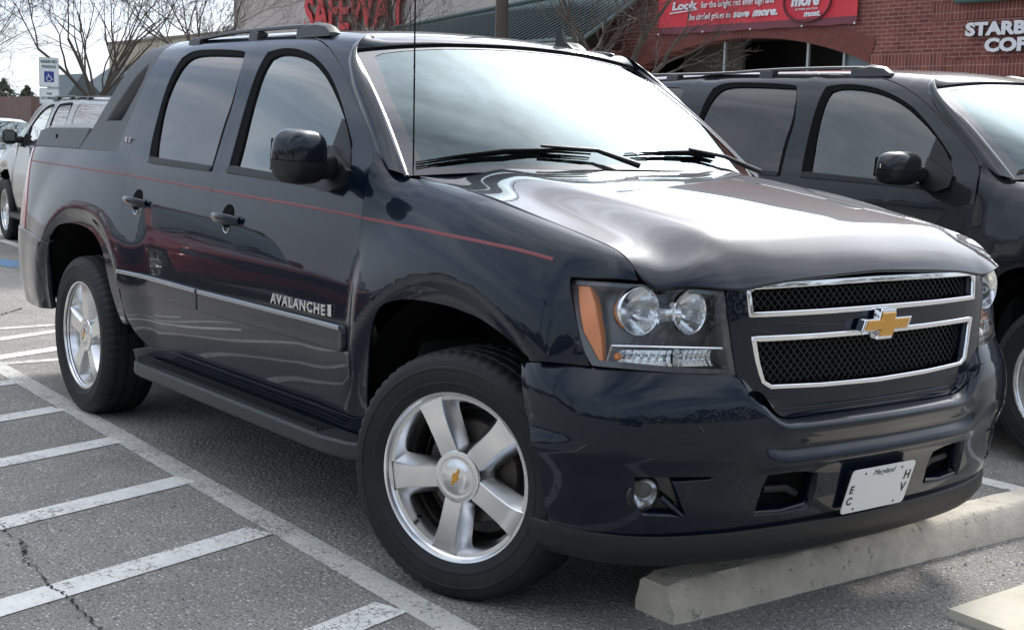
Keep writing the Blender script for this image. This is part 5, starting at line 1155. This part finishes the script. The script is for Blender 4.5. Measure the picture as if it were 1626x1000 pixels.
# ---------------------------------------------------------------- buildings
def brick_mat(name, swap=False, scale=1., c1=(.15, .046, .038), c2=(.225, .072, .057), mort=(.34, .20, .165), bw=.30, bh=.10):
    m = bpy.data.materials.new(name); m.use_nodes = True; t = m.node_tree; b = t.nodes['Principled BSDF']; tcn = t.nodes.new('ShaderNodeTexCoord')
    sp = t.nodes.new('ShaderNodeSeparateXYZ'); t.links.new(tcn.outputs['Object'], sp.inputs[0]); cb = t.nodes.new('ShaderNodeCombineXYZ')
    a, c = (sp.outputs[2], sp.outputs[0]) if swap else (sp.outputs[0], sp.outputs[2])
    t.links.new(a, cb.inputs[0]); t.links.new(c, cb.inputs[1])
    br = t.nodes.new('ShaderNodeTexBrick'); t.links.new(cb.outputs[0], br.inputs['Vector']); br.inputs['Scale'].default_value = 1; br.inputs['Brick Width'].default_value = bw; br.inputs['Row Height'].default_value = bh
    br.inputs['Mortar Size'].default_value = .010; br.inputs['Mortar Smooth'].default_value = .3; br.inputs['Color1'].default_value = (*c1, 1); br.inputs['Color2'].default_value = (*c2, 1); br.inputs['Mortar'].default_value = (*mort, 1)
    if swap: br.offset = 0.
    v = noise(t, tcn.outputs['Object'], 1.5, 6, .6); col = mixc(t, 1, br.outputs['Color'], ramp(t, v, [(.3, .8), (.7, 1.2)]), 'MULTIPLY'); t.links.new(col, b.inputs['Base Color']); b.inputs['Roughness'].default_value = .9; return m
brick = brick_mat('brick_running'); soldier = brick_mat('brick_soldier', True)
stucco = mat('stucco_wall', (.46, .41, .375), .9, bump=(60, .3, .01), var=(.5, .06)); stucco2 = mat('stucco_tan', (.46, .41, .31), .9, bump=(60, .3, .01), var=(.4, .06))
green_rf = mat('green_metal_roof', (.16, .235, .235), .45, .3, var=(1, .15)); green_tr = mat('green_trim', (.05, .11, .10), .5)
dk_glass = mat('storefront_glass', (.02, .023, .025), .05, coat=1, spec=.8); alum = mat('aluminium_mullion', (.42, .43, .43), .4, .5)
store = empty('store_building', 'brick store with a wide arch, green metal canopy and a white coffee sign wall', 'store', (0, 24, 0))
def wall_xz(name, outline, m, y, th=.35, holes=None, parent=store):
    from mathutils.geometry import tessellate_polygon
    loops = [outline]+(holes or []); pts = [p for l in loops for p in l]
    tri = tessellate_polygon([[Vector((a, b, 0)) for a, b in l] for l in loops]); V = [(a, y, b) for a, b in pts]; nV = len(V); V += [(a, y+th, b) for a, b in pts]
    F = [tuple(t_) for t_ in tri]+[tuple(i+nV for i in t_[::-1]) for t_ in tri]; o_ = 0
    for l in loops:
        k = len(l); F += [(o_+i, o_+(i+1) % k, nV+o_+(i+1) % k, nV+o_+i) for i in range(k)]; o_ += k
    mb = MB().add(V, F); return mb.build(name, m, parent)
ax0, ax1, zs, zt_ = -27.3, -18.8, 3.42, 4.17
acx = (ax0+ax1)/2; hw_ = (ax1-ax0)/2; rise = zt_-zs; Ra = (hw_**2+rise**2)/(2*rise); zc0 = zt_-Ra; th0 = math.asin(hw_/Ra)
arc = [(acx+Ra*math.sin(th0*(1-2*k/28)), zc0+Ra*math.cos(th0*(1-2*k/28))) for k in range(29)]
arch_open = [(ax1, .1)]+arc+[(ax0, .1)]
door2 = [(-17.2, .1), (-17.2, 3.02), (-8.6, 3.02), (-8.6, .1)]
wall_xz('wall', [(-29.3, 0), (-5, 0), (-5, 9.4), (-29.3, 9.4)], brick, 0, .5, [arch_open[::-1], door2])
wall_xz('parapet', [(-29.5, 9.4), (-4.8, 9.4), (-4.8, 9.75), (-29.5, 9.75)], green_tr, -.12, .7)
# arch ring of upright bricks, two courses
def arch_ring(r0, r1, m):
    me_pts = []; n = 110; V = []; F = []
    for k in range(n):
        t0 = th0*1.0*(1-2*k/n); t1 = th0*(1-2*(k+.86)/n)
        for (t_, r) in ((t0, r0), (t1, r0), (t1, r1), (t0, r1)): V.append((acx+(Ra+r)*math.sin(t_), -.03, zc0+(Ra+r)*math.cos(t_)))
        F.append((4*k, 4*k+1, 4*k+2, 4*k+3))
    return V, F
B = MB(); 
for r0, r1 in ((.01, .29), (.31, .60)): V, F = arch_ring(r0, r1, None); B.add(V, F)
B.build('arch_ring', mat('arch_brick', (.20, .063, .05), .9, var=(9, .25)), store)
V = []; n = 40
for k in range(n+1):
    t_ = th0*(1-2*k/n); V += [(acx+(Ra)*math.sin(t_), -.015, zc0+(Ra)*math.cos(t_)), (acx+(Ra+.61)*math.sin(t_), -.015, zc0+(Ra+.61)*math.cos(t_))]
B = MB().add(V, [(2*k, 2*k+1, 2*k+3, 2*k+2) for k in range(n)]); B.build('arch_mortar', mat('mortar', (.22, .13, .11), .9), store)
wall_xz('brick_band', [(-18.75, .2), (-18.75, 3.62), (-16.6, 3.62), (-16.6, .2)], soldier, -.02, .018)
wall_xz('brick_band', [(-16.59, 3.04), (-16.59, 3.42), (-5, 3.42), (-5, 3.04)], soldier, -.02, .018)
wall_xz('brick_band', [(-17.0, 4.33), (-17.0, 4.72), (-5, 4.72), (-5, 4.33)], soldier, -.02, .018)
B = MB(); B.box((-16.3, -.25, 4.68), (-5.2, -.03, 5.3), bev=.03); B.box((-16.6, -.4, 5.3), (-5.0, -.03, 5.5), bev=.03); B.build('sign_canopy', green_tr, store)
# inside the arch: porch, back wall, window strips
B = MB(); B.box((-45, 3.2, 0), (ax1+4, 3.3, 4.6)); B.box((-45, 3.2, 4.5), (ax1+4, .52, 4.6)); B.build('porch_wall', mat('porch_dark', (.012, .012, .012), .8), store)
B = MB(); B.box((ax0-.3, .5, 4.35), (ax1+.3, 3.2, 4.5)); B.build('porch_ceiling', mat('porch_ceiling', (.12, .12, .105), .9), store)
B = MB(); B.box((-26.6, 1.2, 0), (-24.2, 1.3, 4.2)); B.build('porch_panel', mat('porch_panel', (.10, .085, .07), .9), store)
B = MB(); B.box((-19.72, .28, .9), (ax1, .30, 4.05)); sg = B.build('storefront', mat('reflection_glass', (.16, .21, .24), .3), store)  # pale colour stands in for light reflected in this end pane
for x in (-23.95, -20.95, -19.75): B = MB(); B.box((x-.035, .20, .2), (x+.035, .27, 4.12)); B.build('mullion', alum, sg)
B = MB(); B.box((-17.2, .28, .1), (-8.6, .30, 3.0)); sg = B.build('storefront', dk_glass, store)
for x in (-15.6, -14, -12.4, -10.8): B = MB(); B.box((x-.03, .20, .2), (x+.03, .27, 3.0)); B.build('mullion', alum, sg)
# banner and lettering on the wall
red_b = mat('red_banner_cloth', (.66, .042, .062), .6, bump=(2.5, .35, .05), var=(1.2, .12)); maroon = mat('maroon_border', (.19, .05, .068), .6, bump=(2.5, .35, .05)); wh = mat('white_letters', (.74, .74, .76), .5)
bn = empty('store_banner', 'red banner with white slogan hanging above the brick arch', 'banner', (0, 23.93, 0))
nx = 60; V = []
for k in range(nx+1):
    x = -26.35+7.2*k/nx; sag = .03*math.sin(k*.7)
    for z in (4.37, 4.56, 5.2, 5.9): V.append((x, -.03+.02*math.sin(k*.55+z*2), z+(sag*.3 if z < 4.4 else 0)))
B = MB().add(V, [(k*4+j, (k+1)*4+j, (k+1)*4+j+1, k*4+j+1) for k in range(nx) for j in range(1, 3)]); B.build('cloth', red_b, bn, True)
B = MB().add(V, [(k*4, (k+1)*4, (k+1)*4+1, k*4+1) for k in range(nx)]); B.build('border', maroon, bn, True)
def wtxt(name, s, x, z, size, parent, m=wh, y=-.07, **k):
    return text_obj(name, s, size, frame((x, y, z), (1, 0, 0), (0, 0, 1)), m, parent, .006, **k)
def fit(o, x0, x1):
    xs = [v.co.x for v in o.data.vertices]; a, b = min(xs), max(xs); s = (x1-x0)/(b-a)
    for v in o.data.vertices: v.co.x = x0+(v.co.x-a)*s
fit(wtxt('lettering', 'Look', -25.85, 5.03, .30, bn, bold=.012, shear=.1), -25.75, -24.75)
fit(wtxt('lettering', 'for the bright red shelf sign and', -24.6, 5.03, .24, bn, bold=.004), -24.6, -21.9)
fit(wtxt('lettering', 'the circled prices to', -25.1, 4.72, .24, bn, bold=.004), -25.1, -23.45)
fit(wtxt('lettering', 'save', -23.3, 4.72, .25, bn, bold=.012, shear=.2), -23.35, -22.75)
fit(wtxt('lettering', 'more.', -22.6, 4.72, .28, bn, bold=.016, shear=.3), -22.65, -21.75)
B = MB(); B.add([(-25.85, -.075, 4.92), (-24.7, -.075, 4.99), (-24.7, -.075, 5.01), (-25.85, -.075, 4.96)], [(0, 1, 2, 3)]); B.build('underline', wh, bn)
fit(wtxt('lettering', 'more', -21.3, 4.90, .40, bn, bold=.02, shear=.2), -21.3, -20.35)
fit(wtxt('lettering', 'of what you love', -21.1, 4.78, .10, bn, shear=.1), -21.15, -20.4)
fit(wtxt('lettering', 'most.', -20.9, 4.62, .20, bn, bold=.01, shear=.2), -20.85, -20.3)
B = MB(); B.tube([(-20.75+.78*math.cos(t_), -.085, 4.98+.50*math.sin(t_)) for t_ in [2*math.pi*k/48 for k in range(49)]], .03, 6, cap=False); B.build('circle', mat('banner_ring', (.10, .015, .02), .6), bn, True)
for x in (-26.3, -24.5, -22.7, -20.9, -19.2): B = MB(); B.sup((x, -.07, 4.38), (.03, .02, .03), (1, 1), 6); B.build('grommet', wh, bn, True)
cs_ = empty('coffee_sign', 'white illuminated coffee shop letters on the brick wall at the top right', 'sign', (0, 23.9, 0))
fit(wtxt('lettering', 'STARBUCKS', -15.95, 3.955, .385, cs_, bold=.020, y=-.05), -15.98, -13.1); fit(wtxt('lettering', 'COFFEE', -15.45, 3.59, .385, cs_, bold=.020, y=-.05), -15.45, -13.6)
for o in cs_.children:
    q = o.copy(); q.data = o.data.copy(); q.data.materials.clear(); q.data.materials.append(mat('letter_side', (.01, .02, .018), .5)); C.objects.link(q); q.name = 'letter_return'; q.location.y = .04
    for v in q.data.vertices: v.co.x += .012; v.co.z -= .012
# grocery building to the left with its red letters
groc = empty('grocery_building', 'pale stucco grocery store wall behind the trees, above the pickup roof', 'store', (0, 24.4, 0))
wall_xz('wall', [(-55.5, 0), (-29.31, 0), (-29.31, 13), (-55.5, 13)], stucco, 0, .5, None, groc)
wall_xz('side_wall', [(-72, 0), (-55.52, 0), (-55.52, 5.65), (-72, 5.65)], stucco2, .3, .5, None, groc)
wall_xz('coping', [(-72.1, 5.65), (-55.5, 5.65), (-55.5, 5.78), (-72.1, 5.78)], mat('coping', (.2, .18, .14), .8), .2, .7, groc and None, groc)
B = MB()
for a_ in ((-70, 1.5, 5.65, -68.6, 2.6, 6.1), (-64.5, 2, 5.65, -62.8, 3.1, 6.05), (-60, 1.5, 5.65, -58.8, 2.4, 6.2)): B.box(a_[:3], a_[3:], bev=.03)
B.build('rooftop_unit', alum, groc)
gl_ = empty('store_sign', 'large red channel letters on the pale stucco wall above the pickup roof', 'sign', (0, 24.3, 0))
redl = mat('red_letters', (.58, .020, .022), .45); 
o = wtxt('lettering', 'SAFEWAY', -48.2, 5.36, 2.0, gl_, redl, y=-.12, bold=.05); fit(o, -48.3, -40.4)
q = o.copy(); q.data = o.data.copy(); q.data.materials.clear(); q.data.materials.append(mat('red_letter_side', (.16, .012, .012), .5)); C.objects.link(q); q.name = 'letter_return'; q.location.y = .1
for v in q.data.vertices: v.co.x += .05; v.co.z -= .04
# green metal canopy between the stucco and the brick
can = empty('metal_canopy', 'green standing seam metal canopy between the stucco wall and the brick arch', 'canopy', (0, 24, 0))
Cn = [(-46, -1.9, 3.95), (-27.4, -1.9, 4.15), (-26.6, -.35, 4.75), (-26.9, -.05, 6.1), (-33.7, .35, 5.66), (-40.0, .35, 5.20), (-46, .35, 4.9)]
Cn = [(-46, -1.9, 3.98), (-27.5, -1.9, 4.2), (-26.4, .34, 6.1), (-33.7, .34, 5.66), (-40.0, .34, 5.28), (-46, .34, 4.95)]
B = MB().add(Cn, [(0, 1, 2, 3, 4, 5)]); B.build('roof_panel', green_rf, can)
B = MB()
for k in range(60):
    x = -45.8+k*.31
    if x > -27.6: break
    f = (x+46)/(-27.5+46); e = 2.0; zt2 = 4.95+(x+46)*(6.1-4.95)/(19.6); xx = x+1.1*f+.9
    if xx > -26.6: xx = -26.6
    B.tube([(x, -1.9, 4.0+.22*f+.03), (xx, .34, zt2+.05*0+.03)], .038, 4)
B.build('roof_seam', mat('seam_dark', (.016, .034, .036), .5), can)
B = MB(); B.tube([(-46, -1.92, 3.98), (-27.5, -1.92, 4.2)], .09, 6); B.tube([(-27.5, -1.92, 4.2), (-26.4, .3, 6.1)], .07, 6); B.tube([(-46, .30, 5.0), (-40, .30, 5.33), (-33.7, .30, 5.71), (-26.4, .3, 6.15)], .07, 6); B.build('gutter', mat('gutter_green', (.10, .14, .13), .5), can)
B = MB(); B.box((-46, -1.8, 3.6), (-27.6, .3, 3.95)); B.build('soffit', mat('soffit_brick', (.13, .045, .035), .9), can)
B = MB()
for x in (-44, -40, -36, -32, -28.2): B.box((x-.3, -1.7, 0), (x+.3, -1.2, 3.6))
B.build('column', brick, can)
# sidewalk in front of the stores
B = MB(); B.box((-75, 19.5, 0), (-3, 24.0, .14)); struct(B.build('sidewalk', conc))
# lamp pole
def lamp_post(label, x, y, h_, r, m, head=True, rz=0):
    root = empty('lamp_post', label, 'lamp post', (x, y, 0)); B = MB(); B.tube([(0, 0, 0), (0, 0, h_)], [r, r*.85], 8); B.build('pole', m, root, True); B = MB(); B.tube([(0, 0, 0), (0, 0, .7)], .3, 16); B.build('base', conc, root, True)
    if head: B = MB(); B.box((-.25, -1.6, h_), (.25, -.2, h_+.2), bev=.04); B.box((-.25, .2, h_), (.25, 1.6, h_+.2), bev=.04); B.box((-.05, -.3, h_+.02), (.05, .3, h_+.12)); B.build('lamp_head', m, root)
bronze = mat('bronze_pole', (.075, .06, .05), .5, .3)
lamp_post('square bronze lamp post rising behind the pickup roof against the green canopy', -17.0, 11.55, 9, .125, bronze)
lamp_post('thin dark lamp post far off beside the evergreens at the left edge', -58, 14.55, 3.35, .10, bronze, False)
lamp_post('bronze lamp post in the row across the aisle behind the camera', -9.5, -20, 7, .12, bronze)
# far-left buildings and trees
fb = empty('brick_building', 'distant low brick building with green gabled roofs behind the parking sign', 'building', (-72, 24, 0), .0)
B = MB(); B.box((-1.5, -4.9, 0), (4, 1, 2.6)); B.build('wall', mat('far_brick', (.18, .115, .098), .9, var=(1, .15)), fb)
def gable(x0, x1, y, y2, yp, z0, z1, nm='roof'):
    B = MB(); B.add([(x0, y, z0), (x0, y2, z0), (x0, yp, z1), (x1, y, z0), (x1, y2, z0), (x1, yp, z1)], [(0, 1, 2), (3, 5, 4), (0, 2, 5, 3), (1, 4, 5, 2), (0, 3, 4, 1)]); return B.build(nm, mat('far_green_roof', (.10, .125, .13), .6, var=(1, .1)), fb)
gable(2, 6, -3.8, -1.7, -2.9, 2.55, 3.8); gable(1, 5, -2.2, 2.2, .4, 2.55, 4.4)
far_tree = mat('evergreen_leaf', (.075, .095, .06), .9, var=(3, .35))
def evergreen(label, x, y, h_, w_, seed):
    rnd = random.Random(seed); root = empty('evergreen_tree', label, 'tree', (x, y, 0), 0, 'far evergreens at the left edge'); B = MB(); B.tube([(0, 0, 0), (0, 0, h_*.8)], [.18, .05], 6); B.build('trunk', bark, root); B = MB()
    for k in range(1500):
        t_ = rnd.random()**.8; a = rnd.uniform(0, 6.28); r = w_*(1-t_**1.6)*rnd.uniform(.2, 1)*(1+.25*math.sin(a*3+seed)); z = .3+(h_-.3)*t_; s_ = rnd.uniform(.08, .22)
        c = Vector((r*math.cos(a), r*math.sin(a), z)); d = Vector((rnd.uniform(-1, 1), rnd.uniform(-1, 1), rnd.uniform(-.6, 1)))*s_; e = Vector((rnd.uniform(-1, 1), rnd.uniform(-1, 1), rnd.uniform(-1, 1)))*s_*.6
        B.add([c-d, c+e, c+d*.8-e], [(0, 1, 2)])
    B.build('crown', far_tree, root, fix=False)
bark = mat('tree_bark', (.085, .068, .055), .9, bump=(14, .5, .02), var=(5, .25)); bark2 = mat('far_bark', (.13, .105, .095), .9, var=(4, .2))
for k, (x, y, h_, w_) in enumerate(((-78, 18.6, 3.5, 1.6), (-80, 20.6, 3.9, 2.0), (-76, 17.6, 3.0, 1.5), (-84, 22.5, 3.8, 2.2), (-86, 24.5, 3.5, 2.0))):
    evergreen(('evergreen tree directly left of the distant brick building', 'tallest distant evergreen at the left edge', 'evergreen tree at the very left edge of the photo', 'far evergreen half hidden behind the parking sign', 'far evergreen behind the brick building roof')[k], x, y, h_, w_, k)
# ---------------------------------------------------------------- bare trees
def bare_tree(label, x, y, fork, h_, spread, r0, seed, limbs=5, m=None, depth=6, group='bare trees in front of the stores', lean=(0, 0), dens=1.0):
    rnd = random.Random(seed); root = empty('bare_tree', label, 'tree', (x, y, 0), 0, group); T = MB(); T.tube([(0, 0, 0), (lean[0]*.3, lean[1]*.3, fork*.5), (lean[0]*.6, lean[1]*.6, fork)], [r0*1.2, r0, r0*.95], 10); T.build('trunk', m or bark, root, True)
    B = MB()
    def grow(p, d, L, r, lev):
        n = 4 if lev < 3 else 3; pts = [p]; rr = [r]; dd = d.copy()
        for k in range(n):
            dd = (dd+Vector((rnd.uniform(-1, 1), rnd.uniform(-1, 1), rnd.uniform(-.6, .8)))*(.17+.04*lev)).normalized(); pts.append(pts[-1]+dd*L/n); rr.append(r*(1-.42*(k+1)/n))
        B.tube(pts, rr, 6 if lev < 2 else (4 if lev < 4 else 3), cap=False)
        if lev >= depth: return
        nb = rnd.choice((3, 4)) if lev < 2 else rnd.choice((2, 3, 3)) if lev < 4 else rnd.choice((2, 2, 3))
        for k in range(nb):
            i = n if k == 0 else rnd.randint(1, n); q = pts[i]; ang = rnd.uniform(.30, .85)*(1 if k else .5); ax = dd.orthogonal().normalized(); ax.rotate(Matrix.Rotation(rnd.uniform(0, 6.28), 3, dd)); nd = dd.copy(); nd.rotate(Matrix.Rotation(ang, 3, ax))
            nd.z += .12; nd.normalize(); grow(q, nd, L*rnd.uniform(.55, .82), max(.0028, rr[i]*rnd.uniform(.52, .74)), lev+1)
    for k in range(limbs):
        a = 2*math.pi*(k+rnd.uniform(-.3, .3))/limbs; tl_ = spread*rnd.uniform(.7, 1.1); d = Vector((math.cos(a)*tl_, math.sin(a)*tl_, 1)).normalized()
        grow(Vector((lean[0]*.6, lean[1]*.6, fork*rnd.uniform(.86, 1.0))), d, (h_-fork)*.34, r0*rnd.uniform(.42, .68), 0)
    B.build('crown', m or bark, root, fix=False); return root
bare_tree('bare tree with a dark forked trunk behind the pickup bed, right of the parking sign', -21.3, 5.66, 1.9, 6.2, .8, .062, 5, 7, bark, 6)
bare_tree('bare thin tree at the left edge of the photo, leaning over the white sedan', -21.5, 2.75, 1.4, 6.2, 1.0, .05, 21, 9, bark2, 6)
bare_tree('bare tree in front of the tan wall, behind the rear roof rack', -24.0, 8.7, 2.3, 6.4, .75, .065, 9, 6, bark2, 6)
bare_tree('bare tree crossing the red grocery letters', -23.2, 12.8, 2.7, 6.6, .6, .085, 14, 7, bark, 6)
bare_tree('bare tree growing between the green canopy and the red banner', -15.3, 12.85, 2.2, 6.2, .85, .14, 34, 4, bark, 6)
bare_tree('bare tree far left behind the evergreens', -44, 8.3, 1.8, 6.5, .7, .09, 40, 5, bark2)
bare_tree('bare tree standing in the island far behind the camera', -6, -28, 2.2, 7, .6, .12, 50, 5, bark)
# tree line out of view behind the camera, added for paint reflections
tl_ = MB(); rnd = random.Random(5)
for k in range(5200):
    x = rnd.uniform(-120, 60); t_ = rnd.random(); z = (3.2+1.4*math.sin(x*.11)+1.1*math.sin(x*.37+1))*t_; y = -62-rnd.uniform(0, 6); s_ = rnd.uniform(.3, .8)
    tl_.add([(x-s_, y, z-s_*.5), (x+s_, y+rnd.uniform(-.5, .5), z-s_*.3), (x+rnd.uniform(-.4, .4), y, z+s_)], [(0, 1, 2)])
for k in range(4200):  # unseen stretch, made tall to darken reflections in the front paint
    y = rnd.uniform(-110, 70); t_ = rnd.random(); z = (8.5+1.6*math.sin(y*.13)+1.3*math.sin(y*.41+1))*t_; x = 37+rnd.uniform(0, 6); s_ = rnd.uniform(.3, .8)
    tl_.add([(x, y-s_, z-s_*.5), (x+rnd.uniform(-.5, .5), y+s_, z-s_*.3), (x, y+rnd.uniform(-.4, .4), z+s_)], [(0, 1, 2)])
o = tl_.build('reflection_woods', mat('winter_woods', (.07, .062, .05), .95, var=(.3, .3)), fix=False); o['kind'] = 'stuff'; o['label'] = 'unseen winter tree line behind the camera, added for reflections in the paint'; o['category'] = 'woods'
# ---------------------------------------------------------------- parking sign
sg_ = empty('parking_sign', 'white reserved parking sign on a thin post at the upper left', 'sign', (-19.6, 4.22, 0), math.radians(74)); 
steel = mat('galvanised_post', (.36, .37, .38), .5, .6); signw = mat('sign_white', (.70, .74, .74), .45); signg = mat('sign_green', (.02, .09, .06), .5); blue = mat('access_blue', (.02, .045, .26), .45)
sg_.location = (-18.95, 4.0, 0); sg_.rotation_euler = (0, 0, 0)
Ms = frame((0, 0, 0), (.17, .985, 0), (0, 0, 1)); 
def spart(mb, name, m, par, **k): o = mb.build(name, m, par, **k); o.data.transform(Ms); return o
def rrect(w_, h0, h1, r, z):
    R = []
    for cx_, cy_, a0 in ((w_-r, h1-r, 0), (-w_+r, h1-r, 90), (-w_+r, h0+r, 180), (w_-r, h0+r, 270)):
        for k in range(6): a = math.radians(a0+18*k); R.append((cx_+r*math.cos(a), cy_+r*math.sin(a), z))
    return R
spart(MB().box((-.025, 0, -.03), (.025, 2.42, -.005)), 'post', steel, sg_)
for (h0, h1) in ((1.985, 2.455), (1.715, 1.965)):
    B = MB(); B.prism(rrect(.152, h0, h1, .02, 0), (0, 0, .004)); pn = spart(B, 'panel', signw, sg_)
    B = MB(); a = rrect(.146, h0+.006, h1-.006, .018, .0045); b2 = rrect(.142, h0+.010, h1-.010, .016, .0045); n = len(a); B.add(a+b2, [(i, (i+1) % n, n+(i+1) % n, n+i) for i in range(n)]); spart(B, 'border', signg, pn)
    for zz in (h0+.02, h1-.02): B = MB(); B.lathe([(0, .007), (.008, .006), (.009, .004)], 8, 'z', (0, zz, 0)); spart(B, 'bolt', steel, pn)
    if h0 > 1.9: up_ = pn
    else: lo2 = pn
def stxt(s, x, y, size, par, m, w_):
    o = text_obj('lettering', s, size, Matrix.Translation((0, y, .0055)), m, par, .0005, align='CENTER', bold=.0022); xs = [v.co.x for v in o.data.vertices]; k = w_/(max(xs)-min(xs)); o.data.transform(Matrix.Diagonal((k, 1, 1, 1))); o.data.transform(Ms)
stxt('RESERVED', 0, 2.368, .062, up_, signg, .25); stxt('PARKING', 0, 2.288, .062, up_, signg, .215); stxt('VAN', 0, 1.865, .05, lo2, signg, .085); stxt('ACCESSIBLE', 0, 1.795, .05, lo2, signg, .255)
B = MB(); B.box((-.075, 2.065, .0042), (.075, 2.235, .0055)); spart(B, 'symbol_panel', blue, up_)
B = MB(); B.tube([(-.014, 2.212, .008), (-.013, 2.213, .008)], [.012, .012], 10); B.tube([(-.014, 2.195, .008), (-.012, 2.150, .008), (.024, 2.148, .008), (.040, 2.108, .008), (.056, 2.110, .008)], .0065, 6); B.tube([(-.013, 2.175, .008), (.018, 2.172, .008)], .005, 6)
B.tube([(.0+.040*math.cos(math.radians(a)), 2.122+.040*math.sin(math.radians(a)), .008) for a in range(125, 375, 12)], .0055, 6); spart(B, 'symbol', signw, up_)
